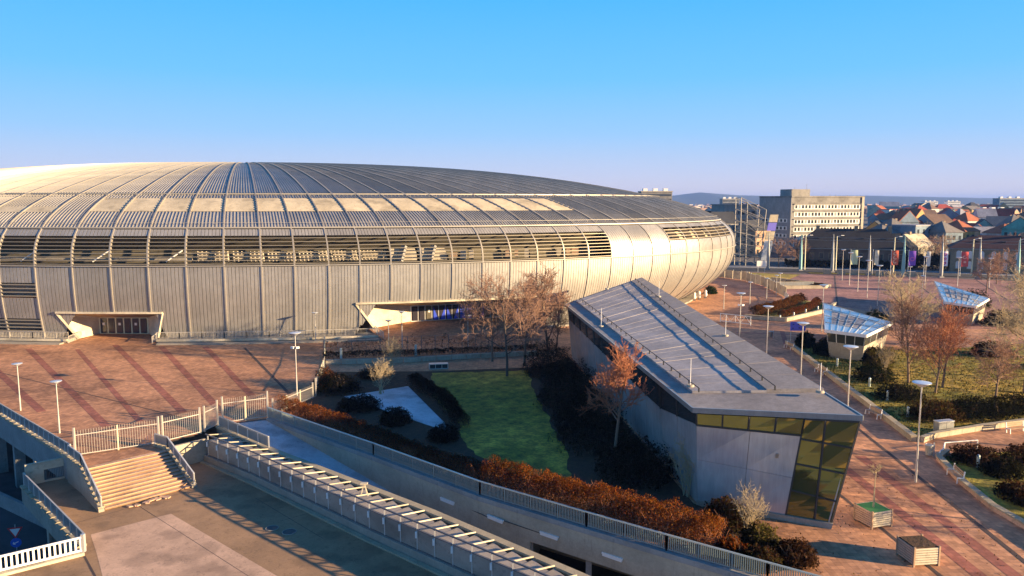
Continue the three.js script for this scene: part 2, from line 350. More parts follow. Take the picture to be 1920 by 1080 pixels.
for (let i = 0; i + 1 < ribs.length; i++) {
  const a = ribs[i], b = ribs[i + 1], id = i - RIB0, N = 10, w = b - a;
  // lower cladding, with louvred openings at the far left
  if (id <= -1 && id >= -3) {
    mesh('cladding_panel', trays(PF.low, a, b, tH(8.9), .985, 4, N, -.18), pick(CLAD, nth++), arena);
    mesh('cladding_panel', trays(PF.low, a, b, tH(3.4), tH(6.6), 4, N, -.18), pick(CLAD, nth++), arena);
    mesh('cladding_panel', trays(PF.low, a, b, 0, tH(1.2), 2, N, -.18), pick(CLAD, nth++), arena);
    for (const [h0, h1] of [[6.6, 8.9], [1.2, 3.4]]) {
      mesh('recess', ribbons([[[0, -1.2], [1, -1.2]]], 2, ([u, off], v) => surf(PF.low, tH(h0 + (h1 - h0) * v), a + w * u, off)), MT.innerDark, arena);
      for (let k = 0; k < 4; k++) { const t = tH(h0 + (h1 - h0) * (k + .5) / 4); mesh('louvre', beam(surf(PF.low, t, a), surf(PF.low, t, b), .35, .14), MT.louvre, arena); }
    }
  } else mesh('cladding_panel', trays(PF.low, a, b, 0, .985, 10, N, -.18, lowStart), pick(CLAD, nth++), arena);
  // middle band
  if (id >= -8 && id <= 17) {
    mesh('cladding_panel', trays(PF.mid, a, b, .80, .97, 2, N, -.18), pick(CLAD, nth++), arena);
    for (let k = 0; k < 8; k++) { const t = .05 + .72 * k / 7.4, s = surf(PF.mid, t, a, .05), e = surf(PF.mid, t, b, .05); mesh('louvre', beam(s, e, .16, .09), MT.louvre, arena); }
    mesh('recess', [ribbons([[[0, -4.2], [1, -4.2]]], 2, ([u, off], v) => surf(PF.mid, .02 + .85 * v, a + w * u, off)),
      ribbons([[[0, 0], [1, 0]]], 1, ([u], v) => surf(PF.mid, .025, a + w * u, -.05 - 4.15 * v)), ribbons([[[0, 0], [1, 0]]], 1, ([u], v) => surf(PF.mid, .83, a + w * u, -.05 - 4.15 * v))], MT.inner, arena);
    if (id >= 4 && id <= 9) { // white window grids seen behind the louvres
      const g = []; for (let k = 0; k <= 7; k++) g.push(beam(surf(PF.mid, .08, a + w * (.08 + .84 * k / 7), -3.9), surf(PF.mid, .70, a + w * (.08 + .84 * k / 7), -3.9), .2, .1));
      for (let k = 0; k < 3; k++) g.push(beam(surf(PF.mid, .2 + k * .2, a + w * .1, -3.85), surf(PF.mid, .2 + k * .2, a + w * .9, -3.85), .1, .2));
      mesh('window_grid', g, MT.concretePale, arena, 'stuff');
    } else if (id === 10 || id === 11) {
      mesh('white_screen', ribbons([[[.04, -3.2], [.96, -3.2]]], 2, ([u, off], v) => surf(PF.mid, .05 + .62 * v, a + w * u, off)), MT.concretePale, arena);
      mesh('slanted_column', beam(surf(PF.mid, .04, a + w * .35, -2.6), surf(PF.mid, .72, a + w * .6, -2.6), .9, .5), MT.concreteGrey, arena);
    } else if (id > 11 && id % 2 === 0) {
      const r = rng(900 + id); for (let k = 0; k < 3; k++) { const c = surf(PF.mid, .12, a + w * (.15 + .32 * k), -2.2 - r()); mesh('furniture', box(.5 + r() * .9, .6 + r() * 1.3, .6, c.x, c.y + .5, c.z), r() > .4 ? MT.concretePale : MT.timber, arena); }
    } else if (id < 4) {
      mesh('inner_beam', beam(surf(PF.mid, .2, a, -2.6), surf(PF.mid, .19, b, -2.6), .4, .3), MT.concrete, arena);
      if (id % 2) mesh('brace', cyl(surf(PF.mid, .1, a + w * .3, -2.4), surf(PF.mid, .55, a + w * .75, -2.4), .12), MT.white, arena);
    }
  } else if (id >= 21 && id <= 26) {
    mesh('cladding_panel', trays(PF.mid, a, b, .015, .44, 4, N, -.18), pick(CLAD, nth++), arena);
    mesh('cladding_panel', trays(PF.mid, a, b, .86, .97, 2, N, -.18), pick(CLAD, nth++), arena);
    mesh('recess', ribbons([[[0, -1.4], [.62, -1.4]], [[.62, -1.4], [.62, 0]]], 2, ([u, off], v) => surf(PF.mid, .42 + .46 * v, a + w * u, off)), MT.beige, arena);
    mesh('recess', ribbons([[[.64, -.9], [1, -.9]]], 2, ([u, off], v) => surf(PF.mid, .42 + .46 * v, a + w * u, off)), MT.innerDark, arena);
    for (let k = 0; k < 4; k++) { const t = .48 + .1 * k; mesh('louvre', beam(surf(PF.mid, t, a, .02), surf(PF.mid, t, b, .02), .35, .12), MT.louvre, arena); }
  } else mesh('cladding_panel', trays(PF.mid, a, b, .015, .97, 6, N, -.18), pick(CLAD, nth++), arena);
  // upper band with beige shade boards
  const shade = id >= 1 && id <= 17 ? [.47, .87] : id === -1 || id === -2 ? [.45, .62] : null;
  if (shade) {
    mesh('cladding_panel', trays(PF.up, a, b, .02, shade[0], 4, N, .1), pick(CLAD, nth++), arena);
    mesh('cladding_panel', trays(PF.up, a, b, shade[1], .985, 2, N, .1), pick(CLAD, nth++), arena);
    mesh('shade_board', ribbons([[[0, .06], [1, .06]]], 4, ([u, off], v) => surf(PF.up, shade[0] + (shade[1] - shade[0]) * v, a + w * u, off)), MT.beige, arena);
    if (id > 0) { const g = []; for (let k = 0; k < 6; k++) { const t = shade[0] + .03 + (shade[1] - shade[0]) * k / 6; g.push(hexa([[1, 0], [.9, 0], [.9, .02], [1, .02]].map(([u, o], j) => surf(PF.up, t + (j > 1 ? .02 : 0), a + w * u, o)), [[1, .28], [.985, .28], [.985, .3], [1, .3]].map(([u, o], j) => surf(PF.up, t + (j > 1 ? .02 : 0), a + w * u, o)))); } mesh('bracket_row', g, MT.rib, arena, 'stuff'); }
  } else mesh('cladding_panel', trays(PF.up, a, b, .02, .985, 6, N, .1), pick(CLAD, nth++), arena);
  mesh('roof_panel', trays(PF.top, a, b, .012, .93, 14, N, .1), pick(CLAD, nth++), arena);
}
ribs.forEach(th => { const st = lowStart(th); mesh('rib', ribGeo(th, st > 0 ? Math.min(.6, st + .06) : 0), MT.rib, arena); });
{ // gutters, belt, plain rear shell and roof cap
  const ring = (pf, t, off, w, h, th0 = ribs[0], th1 = ribs[ribs.length - 1], n = 150) => { const g = []; for (let i = 0; i < n; i++) g.push(beam(surf(pf, t, th0 + (th1 - th0) * i / n, off), surf(pf, t, th0 + (th1 - th0) * (i + 1) / n, off), w, h)); return g; };
  mesh('belt', ring(PF.low, 1, .08, .3, .14), MT.gutter, arena);
  mesh('gutter', ring(PF.mid, 1, .1, .26, .2), MT.gutter, arena);
  mesh('gutter', ring(PF.up, 1, .1, .26, .18), MT.gutter, arena);
  const rail = ring(PF.up, .93, .45, .04, .04), rail2 = ring(PF.up, .1, .4, .04, .04); mesh('roof_rail', rail, MT.gutter, arena); mesh('roof_rail', rail2, MT.gutter, arena);
  const posts = [], posts2 = [];
  for (let i = 0; i < 330; i++) { const th = ribs[0] + (ribs[ribs.length - 1] - ribs[0]) * i / 330; posts.push(beam(surf(PF.up, .93, th, 0), surf(PF.up, .93, th, .45), .05, .05)); if (i % 3 === 0) posts2.push(beam(surf(PF.up, .1, th, 0), surf(PF.up, .1, th, .4), .05, .05)); }
  mesh('rail_posts', posts, MT.gutter, arena, 'stuff'); mesh('rail_posts', posts2, MT.gutter, arena, 'stuff');
  const rear = (pf, rows) => ribbons(Array.from({ length: 60 }, (_, i) => [[i / 60, 0], [(i + 1) / 60, 0]]), rows, ([u], v) => surf(pf, v, ribs[ribs.length - 1] + (Math.PI * 2 - ribs[ribs.length - 1] + ribs[0]) * u));
  mesh('rear_cladding', [rear(PF.low, 6), rear(PF.mid, 4)], MT.clad, arena); mesh('rear_roof', [rear(PF.up, 4), rear(PF.top, 12)], MT.clad, arena);
  const cap = []; for (let i = 0; i < 24; i++) { const t0 = i / 24 * Math.PI * 2, t1 = (i + 1) / 24 * Math.PI * 2; cap.push(hexa([V(0, 29, 0), surf(PF.top, .9, t0).setY(29), surf(PF.top, .9, t1).setY(29), V(0, 29, 0)], [V(0, 29.42, 0), surf(PF.top, .9, t0, .1), surf(PF.top, .9, t1, .1), V(0, 29.42, 0)])); }
  mesh('roof_cap', cap, MT.clad, arena);
}
// entrance niches with doors
NICHE.forEach((n, k) => {
  const S = (th, h) => surf(PF.low, tH(h), th), back = (th, h) => ap(.925, h, th);
  const TL = S(n.l, n.top), TR = S(n.r, n.top), BL = S(n.lb, n.floor), BR = S(n.rb, n.floor), iTL = back(n.dl, n.dt + .1), iTR = back(n.dr, n.dt + .1), iBL = back(n.dl, n.floor), iBR = back(n.dr, n.floor);
  const quad = (a, b, c, d) => { const m = a.clone().add(b).add(c).add(d).multiplyScalar(.25), nn = b.clone().sub(a).cross(c.clone().sub(a)).normalize(); const off = p => p.clone().addScaledVector(nn, nn.dot(m.clone().negate()) < 0 ? -.12 : .12); return hexa([a, b, c, d], [off(a), off(b), off(c), off(d)]); };
  mesh('splay_wall', quad(TL, BL, iBL, iTL), MT.cream, arena); mesh('splay_wall', quad(TR, BR, iBR, iTR), MT.cream, arena);
  const soff = []; const K = 6; for (let i = 0; i < K; i++) { const u = i / K, v = (i + 1) / K, o = x => S(n.l + (n.r - n.l) * x, n.top), e = x => back(n.dl + (n.dr - n.dl) * x, n.dt + .1); soff.push(quad(o(u), o(v), e(v), e(u))); }
  mesh('soffit', soff, MT.timber, arena);
  const tr = []; for (let i = 0; i < 10; i++) tr.push(beam(S(n.l + (n.r - n.l) * i / 10, n.top).multiplyScalar(1.002), S(n.l + (n.r - n.l) * (i + 1) / 10, n.top).multiplyScalar(1.002), .3, .28)); tr.push(beam(TL, BL, .3, .3), beam(TR, BR, .3, .3));
  mesh('niche_trim', tr, MT.cream, arena);
  const D = k ? 14 : 6; // leaves
  const frame = [beam(iTL, iTR, .2, .25), beam(iBL, iBR, .2, .12)];
  for (let i = 0; i <= D; i++) { const th = n.dl + (n.dr - n.dl) * i / D; frame.push(beam(back(th, n.floor), back(th, n.dt + .1), .22, .2)); }
  mesh('door_frame', frame, k ? MT.white : MT.doorFrame, arena);
  for (let i = 0; i < D; i++) {
    const t0 = n.dl + (n.dr - n.dl) * (i + .13) / D, t1 = n.dl + (n.dr - n.dl) * (i + .87) / D, p = (th, h, o = 0) => ap(.9275 + o, h, th), d = mesh('door', hexa([p(t0, n.floor + .1), p(t1, n.floor + .1), p(t1, n.floor + .1, -.0006), p(t0, n.floor + .1, -.0006)], [p(t0, n.dt), p(t1, n.dt), p(t1, n.dt, -.0006), p(t0, n.dt, -.0006)]), k && (i === 2 || i > 10) ? MT.inner : MT.door, arena);
    const put = (u0, u1, h0, h1, m, name, skew = 0) => { const A = t0 + (t1 - t0) * u0, B = t0 + (t1 - t0) * u1, C = skew > 0 ? B : skew < 0 ? A : null; mesh(name, hexa([p(A, h0, .0004), p(B, h0, .0004), p(B, h0, .0002), p(A, h0, .0002)], C === null ? [p(A, h1, .0004), p(B, h1, .0004), p(B, h1, .0002), p(A, h1, .0002)] : [p(C - .0002, h1, .0004), p(C + .0002, h1, .0004), p(C + .0002, h1, .0002), p(C - .0002, h1, .0002)]), m, d); };
    if (!k && i % 2 === 0) put(.35, .75, n.floor + 1.35, n.floor + 1.75, MT.white, 'notice');
    if (k && (i === 2 || i === 11)) put(.3, .7, n.floor + 1.4, n.floor + 1.9, MT.white, 'notice');
    if (k && i >= 3 && i <= 10) { if (i === 7 || i === 8) put(.02, .98, n.floor + .15, n.dt - .1, MT.doorBlue, 'blue_film'); else put(.02, .98, n.floor + .15, n.dt - .25, MT.doorBlue, 'blue_film', i % 2 ? -1 : 1); }
  }
});
// apron round the arena, ramp to the wide entrance
{
  const aw = (q, th) => { const p = ap(q, 0, th); return [p.x + AR.cx, p.z + AR.cz]; };
  const ringPoly = (t0, t1, qi, qo, n) => { const a = [], b = []; for (let i = 0; i <= n; i++) { const t = t0 + (t1 - t0) * i / n; a.push(aw(typeof qo === 'function' ? qo(t) : qo, t)); b.unshift(aw(qi, t)); } return [...a, ...b]; };
  const Q = 1.012, Q0 = .97;
  struct('arena_apron', [prism(ringPoly(-.75, .058, Q0, Q, 30), .003, .5)], MT.concrete);
  struct('arena_apron', [prism(ringPoly(.17, .45, Q0, Q, 20), .003, .5)], MT.concrete);
  struct('arena_apron', [prism(ringPoly(.695, 1.62, .90, t => q0(t) + .022, 30), .003, .3)], MT.concrete);
  struct('apron_coping', prism(ringPoly(-.75, .058, Q - .001, Q + .004, 30), .3, .62), MT.cream);
  struct('apron_coping', prism(ringPoly(.17, .45, Q - .001, Q + .004, 20), .3, .62), MT.cream);
  struct('apron_step', prism(ringPoly(-.75, .055, Q + .004, Q + .02, 30), .003, .2), MT.concrete);
  struct('apron_step', prism(ringPoly(.173, .45, Q + .004, Q + .02, 20), .003, .2), MT.concrete);
  const up = (t0, t1, y1, name, qf) => { const K = 6, g = []; for (let i = 0; i < K; i++) { const u = t0 + (t1 - t0) * i / K, v = t0 + (t1 - t0) * (i + 1) / K, c = (q, t, y) => { const p = aw(q, t); return V(p[0], y, p[1]); }; g.push(hexa([c(qf, u, .002), c(qf, v, .002), c(.918, v, .002), c(.918, u, .002)], [c(qf, u, .02), c(qf, v, .02), c(.918, v, y1), c(.918, u, y1)])); } struct(name, g, MT.paving); };
  up(.06, .168, .3, 'entrance_ramp', 1.02); up(.452, .692, 1.42, 'entrance_ramp', 1.03);
  const railing = (label, line) => { // white handrail with uprights, points [x, y, z]
    const o = thing('handrail', label, 'railing', 'handrails along the arena apron');
    const P = line.map(p => V(...p)), bars = [], posts = [];
    for (let i = 0; i + 1 < P.length; i++) { const a = P[i], b = P[i + 1], L = a.distanceTo(b), n = Math.max(1, Math.round(L / 1.6)); mesh('top_rail', beam(a.clone().setY(a.y + 1), b.clone().setY(b.y + 1), .09, .08), MT.bars, o);
      for (let k = 0; k <= n; k++) { const p = a.clone().lerp(b, k / n); posts.push(box(.07, 1, .07, p.x, p.y + .5, p.z)); } for (let k = 0; k < n * 8; k++) { const p = a.clone().lerp(b, k / n / 8); bars.push(box(.03, .85, .03, p.x, p.y + .5, p.z)); } }
    mesh('balusters', [...bars, ...posts], MT.bars, o, 'stuff');
  };
  const rl = (t0, t1, n, y) => Array.from({ length: n + 1 }, (_, i) => { const p = aw(Q - .002, t0 + (t1 - t0) * i / n); return [p[0], y, p[1]]; });
  railing('long white handrail on the apron left of the small entrance', rl(-.5, .058, 12, .62));
  railing('long white handrail on the apron between the two arena entrances', rl(.17, .45, 10, .62));
  const pr = (q0, y0, q1, y1, th, label) => { const a = aw(q0, th), b = aw(q1, th); railing(label, [[a[0], y0, a[1]], [b[0], y1, b[1]]]); };
  pr(1.02, .1, .975, .3, .062, 'short sloping rail left of the small arena entrance'); pr(1.02, .1, .975, .3, .166, 'short sloping rail right of the small arena entrance'); pr(1.025, .2, .96, .9, .454, 'sloping rail left of the wide arena entrance'); pr(1.025, .2, .96, .9, .69, 'sloping rail right of the wide arena entrance');
}

// ---------------------------------------------------------------- lower terrace, stair, ramp, bridge edge
const TY = -2; // terrace level
const terraceLeft = [[-39.6, -58.4], [-28.3, -47.2]], fenceLine = [[-28.1, -46.7], [-31.9, -43.7], [-45, -34]];
const perg = [[-27.2, -64.3], [-21.4, -59.6], [-9.4, -48.8], [.9, -40], [12, -30]];       // outer line of the covered stair
const coping = [[-27.6, -68.2], [-20.6, -61.7], [-5.5, -48.8], [3.9, -40], [15, -29.5]];    // wall between covered stair and ramp
struct('terrace', prism([[-39.6, -58.4], [-36.6, -61.0], [-31, -63], [-27.6, -65], ...perg, [12, 10], [-45, 10], [-45, -34], ...fenceLine.slice(0, 2).reverse(), [-28.3, -47.2]], TY - .9, TY), MT.terrace);
struct('terrace_slab', sheet([[-29.3, -49.6], [-25.3, -53.1], [-14.5, -43.8], [-8, -37], [-16, -30], [-27.4, -46.9]], TY + .006), MT.slab);
struct('terrace_joint', band([-27.9, -46.4], [-21, -38], .12, TY + .012), MT.joint);
for (const [p, q] of [[[-34, -59.5], [-12, -40]], [[-25.5, -57.8], [-31.5, -51.4]], [[-20, -56], [-13, -49]], [[-16.8, -51.8], [-12.5, -55.2]]]) struct('terrace_joint', band(p, q, .035, TY + .009), MT.joint);
for (const [x, z, r] of [[-15.6, -50.0, .33], [-17.0, -50.6, .3]]) { const o = thing('manhole_cover', r > .31 ? 'round dark manhole cover on the terrace, nearer the covered stair' : 'round dark manhole cover on the terrace, left of its neighbour', 'manhole', 'manhole covers on the terrace', [x, TY + .004, z]); const g = new THREE.CylinderGeometry(r * 1.4, r * 1.4, .03, 20); g.translate(0, .015, 0); mesh('lid', g, MT.frame, o); const h = new THREE.TorusGeometry(r * 1.45, .03, 6, 20); h.rotateX(Math.PI / 2); h.translate(0, .02, 0); mesh('rim', h, MT.concrete, o); }

function guardRail(name, label, group, line, y0, opt) { // sheet-metal parapet panels between posts, with a top tube and coping stones
  const o = thing(name, label, opt.category || 'railing', group), { h = 1, step = 1.5, panelM = MT.guard, topM = MT.bars, postM = MT.steel, slats = 0, gap = .12 } = opt;
  for (let i = 0; i + 1 < line.length; i++) {
    const p = line[i], q = line[i + 1], L = dist2(p, q), n = Math.max(1, Math.round(L / step)), ya = y0[i] ?? y0[0], yb = y0[i + 1] ?? ya;
    const at = t => { const c = lerp2(p, q, t); return V(c[0], ya + (yb - ya) * t, c[1]); };
    mesh('top_rail', beam(at(0).setY(ya + h), at(1).setY(yb + h), .1, .08), topM, o);
    for (let k = 0; k < n; k++) {
      const a = at((k + .04) / n), b = at((k + .96) / n), pq = at(k / n);
      mesh('post', box(.09, h, .09, pq.x, pq.y + h / 2, pq.z), postM, o);
      if (slats) { const g = [beam(a.clone().setY(a.y + gap), b.clone().setY(b.y + gap), .05, .05)]; const m = Math.round(L / n / slats); for (let j = 0; j < m; j++) { const c = a.clone().lerp(b, (j + .5) / m); g.push(box(slats * .45, h - gap, .025, c.x, c.y + (h + gap) / 2, c.z, -Math.atan2(q[1] - p[1], q[0] - p[0]))); } mesh('baluster_panel', g, panelM, o, 'stuff'); }
      else mesh('panel', wall([a.x, a.z], [b.x, b.z], a.y + gap, a.y + h - .08, .03, b.y + gap, b.y + h - .08), panelM, o);
    }
    const e = at(1); mesh('post', box(.09, h, .09, e.x, e.y + h / 2, e.z), postM, o);
  }
  return o;
}
// bridge edge at the left: deep beam, coping stones, parapet, columns
{
  const o = thing('bridge_edge', 'deep grey concrete edge beam of the plaza with mossy coping stones above the street', 'bridge');
  for (let i = 0; i < 2; i++) mesh('beam', wall(bridgeEdge[i], bridgeEdge[i + 1], -2.3, -.12, .5), MT.concreteGrey, o);
  stations(bridgeEdge, 1.25, .3).forEach(({ p, d }) => mesh('coping_stone', beam(V(p[0] - d[0] * .55, -.03, p[1] - d[1] * .55), V(p[0] + d[0] * .55, -.03, p[1] + d[1] * .55), .62, .16), MT.stone, o));
  stations(bridgeEdge, 6.2, 2).forEach(({ p }) => mesh('column', box(.9, 5.2, .9, p[0] + .7, -4.9, p[1] - .75, .75), MT.concreteGrey, o));
  struct('underpass_wall', [wall([-70, -99], [-24, -72], -7.5, -.3, .4), wall([-64, -78], [-40, -62.2], -7.5, -6.2, .3)], MT.concreteGrey);
  guardRail('parapet', 'grey sheet-metal parapet along the plaza edge above the street', 'sheet-metal parapets over the street', bridgeEdge, [.05], { h: 1.0, step: 1.3 });
}
{ // terrace's own edge over the street
  const o = thing('terrace_edge', 'concrete terrace edge beam with broken mossy coping stones and columns below', 'bridge');
  mesh('beam', wall(...terraceLeft, TY - 1.3, TY - .02, .45), MT.concrete, o);
  stations(terraceLeft, 1.3, .4).forEach(({ p, d }, i) => mesh('coping_stone', beam(V(p[0] - d[0] * .58, TY + .05, p[1] - d[1] * .58), V(p[0] + d[0] * .5, TY + .05 + (i % 3) * .015, p[1] + d[1] * .5), .6, .15), MT.stone, o));
  for (const t of [.42, .62]) { const p = lerp2(...terraceLeft, t); mesh('column', box(.7, 4.7, .7, p[0] + .4, -5.2, p[1] + .1, .75), MT.concrete, o); }
  guardRail('parapet', 'grey sheet-metal parapet along the lower terrace edge', 'sheet-metal parapets over the street', terraceLeft, [TY + .1], { h: 1.05, step: 1.6 });
  struct('terrace_underwall', wall([-33, -60], [-22, -40], -7.5, TY - .95, .4), MT.concreteGrey);
}
{ // white baluster fence at the terrace corner
  const o = thing('white_fence', 'white painted baluster fence on a cream kerb at the terrace corner', 'fence'), y = TY + .18;
  mesh('kerb', [wall(fenceLine[0], fenceLine[1], TY - .6, y, .5), wall(fenceLine[1], fenceLine[2], TY - .6, y - .003, .5)], MT.cream, o);
  const L = [fenceLine[0], fenceLine[2]];
  for (const h of [.12, 1.0]) mesh('rail', beam(V(L[0][0], y + h, L[0][1]), V(L[1][0], y + h, L[1][1]), .1, .12), MT.white, o);
  const post = box(.12, .8, .05); uvBox(post);
  stations(L, .29, .15).forEach(({ p, d }) => { const b = mesh('baluster', post, MT.white, o); b.position.set(p[0], y + .56, p[1]); b.rotation.y = -Math.atan2(d[1], d[0]); });
  mesh('corner_post', box(.22, 1.2, .22, L[0][0], y + .6, L[0][1]), MT.steel, o);
}
{ // cream wall with a grille beside the stair
  const o = thing('cream_wall', 'cream plastered wall with a barred opening beside the stair', 'wall'), p = [-39.6, -58.6], q = [-35.6, -62.2], at = t => lerp2(p, q, t);
  mesh('wall', [wall(p, at(.24), TY, TY + 1.75, .25), wall(at(.24), q, TY + 1.05, TY + 1.75, .25), wall(at(.24), q, TY, TY + .15, .25)], MT.cream, o);
  const g = []; for (let i = 0; i < 34; i++) { const c = at(.25 + .74 * i / 33); g.push(box(.035, .9, .035, c[0], TY + .6, c[1])); } g.push(wall(at(.24), q, TY + .16, TY + .2, .05), wall(at(.24), q, TY + .99, TY + 1.04, .05)); mesh('grille', g, MT.steelDark, o, 'stuff');
}
{ // stair from the plaza down to the terrace
  const o = thing('stair', 'broad pink stone stair with worn treads going down to the terrace', 'stairs');
  const TL = [-33.9, -57.4], TR = [-29.6, -61.6], BL = [-30.5, -53.7], BR = [-26.0, -58.2], N = 12;
  for (let i = 0; i < N; i++) {
    const a = lerp2(TL, BL, i / N), b = lerp2(TR, BR, i / N), c = lerp2(TL, BL, (i + 1) / N), d = lerp2(TR, BR, (i + 1) / N), y = -i * (2 / N) - .004, D = [(c[0] - a[0]) * .12, (c[1] - a[1]) * .12];
    mesh('step', hexa([V(a[0], TY - .1, a[1]), V(b[0], TY - .1, b[1]), V(d[0], TY - .1, d[1]), V(c[0], TY - .1, c[1])], [V(a[0], y - .05, a[1]), V(b[0], y - .05, b[1]), V(d[0], y - .05, d[1]), V(c[0], y - .05, c[1])]), MT.terrace, o);
    mesh('tread', hexa([V(a[0], y - .052, a[1]), V(b[0], y - .052, b[1]), V(d[0] + D[0], y - .052, d[1] + D[1]), V(c[0] + D[0], y - .052, c[1] + D[1])], [V(a[0], y, a[1]), V(b[0], y, b[1]), V(d[0] + D[0], y, d[1] + D[1]), V(c[0] + D[0], y, c[1] + D[1])]), MT.slab, o);
  }
  struct('stair_landing', prism([[-36.4, -59.7], E1, [-29.6, -61.7], [-33.9, -57.4]], TY, -.008), MT.paving);
  const side = (label, line, ys, m) => { const w = thing('stair_wall', label, 'wall', 'walls flanking the stair'); for (let i = 0; i + 1 < line.length; i++) mesh('wall', wall(line[i], line[i + 1], TY - .2, ys[i], .4, TY - .2, ys[i + 1]), m, w); const cs = stations(line, .62, .2); cs.forEach(({ p, d }) => { let acc = 0, y = ys[0]; for (let i = 0; i + 1 < line.length; i++) { const L = dist2(line[i], line[i + 1]), s = dist2(line[i], p); if (Math.abs(dist2(line[i], p) + dist2(p, line[i + 1]) - L) < 1e-3) y = ys[i] + (ys[i + 1] - ys[i]) * s / L; } mesh('coping_stone', box(.5, .1, .46, p[0], y + .03, p[1], -Math.atan2(d[1], d[0])), MT.stone, w); }); };
  side('tall concrete wall on the left of the stair with stone coping', [[-36.5, -59.5], [-34.2, -57.3], [-30.6, -53.4]], [.15, .15, -1.75], MT.concrete);
  side('low concrete wall on the right of the stair with stone coping', [[-30.9, -62.7], [-29.4, -61.8], [-25.7, -58.2]], [.1, .1, -1.75], MT.concrete);
  guardRail('stair_railing', 'sheet-metal handrail down the left side of the stair', 'stair handrails', [[-36.5, -59.5], [-34.2, -57.3], [-30.6, -53.4]], [.2, .2, -1.7], { h: .9, step: 1.3, topM: MT.steel });
  guardRail('stair_railing', 'sheet-metal handrail down the right side of the stair', 'stair handrails', [[-30.9, -62.7], [-29.4, -61.8], [-25.7, -58.2]], [.15, .15, -1.7], { h: .9, step: 1.3, topM: MT.steel });
  struct('stair_side_wall', wall([-29.6, -62.4], [-27.4, -64.8], TY, -.05, .3), MT.concretePale);
  const r = rng(77), rub = thing('broken_slabs', 'broken paving slabs lying along the foot of the stair', 'rubble');
  for (let i = 0; i < 13; i++) { const t = .25 + .6 * r(), c = lerp2(BL, BR, t), w = .3 + r() * .35; const m = mesh('slab_fragment', box(w, .07, w * .7), MT.slab, rub); m.position.set(c[0] + .28 + r() * .55, TY + .05 + r() * .05, c[1] + .25 + r() * .5); m.rotation.set((r() - .5) * .3, r() * 3, (r() - .5) * .3); }
}
function barFence(name, label, group, line, y0, h, step = .19) { // tall steel fence of thin bars, stout posts
  const o = thing(name, label, 'fence', group), P = line.map(p => V(p[0], y0, p[1]));
  for (let i = 0; i + 1 < P.length; i++) {
    const a = P[i], b = P[i + 1], L = a.distanceTo(b), n = Math.max(1, Math.round(L / 2.6)), g = [];
    for (const u of [.15, h * .82]) mesh('rail', beam(a.clone().setY(y0 + u), b.clone().setY(y0 + u), .05, .06), MT.bars, o);
    for (let k = 0; k <= n; k++) { const p = a.clone().lerp(b, k / n), end = k === 0 || k === n; mesh('post', box(end ? .13 : .09, h + (end ? .25 : 0), end ? .13 : .09, p.x, y0 + (h + (end ? .25 : 0)) / 2, p.z), end ? MT.bars : MT.doorFrame, o); }
    const m = Math.round(L / step); for (let k = 0; k < m; k++) { const p = a.clone().lerp(b, (k + .5) / m); g.push(box(.022, h - .1, .022, p.x, y0 + h / 2 + .05, p.z)); }
    mesh('bars', g, MT.bars, o, 'stuff');
  }
  return o;
}
barFence('bar_fence', 'steel bar fence across the head of the pink stair', 'steel bar fences on the plaza edge', [[-36.2, -59.9], [-30.8, -63.2]], 0, 2.2);
barFence('bar_fence', 'steel bar fence between the stair and the covered stair', 'steel bar fences on the plaza edge', [[-30.6, -63.5], [-28.4, -66.1]], 0, 2.2);
barFence('bar_fence', 'short steel bar gate at the head of the covered stair', 'steel bar fences on the plaza edge', [[-28.2, -66.6], [-27.8, -68.6]], 0, 2.2);
barFence('bar_fence', 'steel bar fence across the top of the blue-grey ramp', 'steel bar fences on the plaza edge', [[-27.5, -69.1], [-23.9, -71.2]], 0, 2.4);
barFence('bar_fence', 'low steel bar fence behind the lit end of the orange hedge', 'steel bar fences on the plaza edge', [[-23.6, -71.8], [-21.4, -78.4]], 0, 1.5);
barFence('bar_fence', 'steel bar fence running from the tall floodlit lamp towards the arena', 'steel bar fences on the plaza edge', [[-21.4, -79.6], [-23.6, -92.5], [-26.6, -104.5]], 0, 1.7, .3);
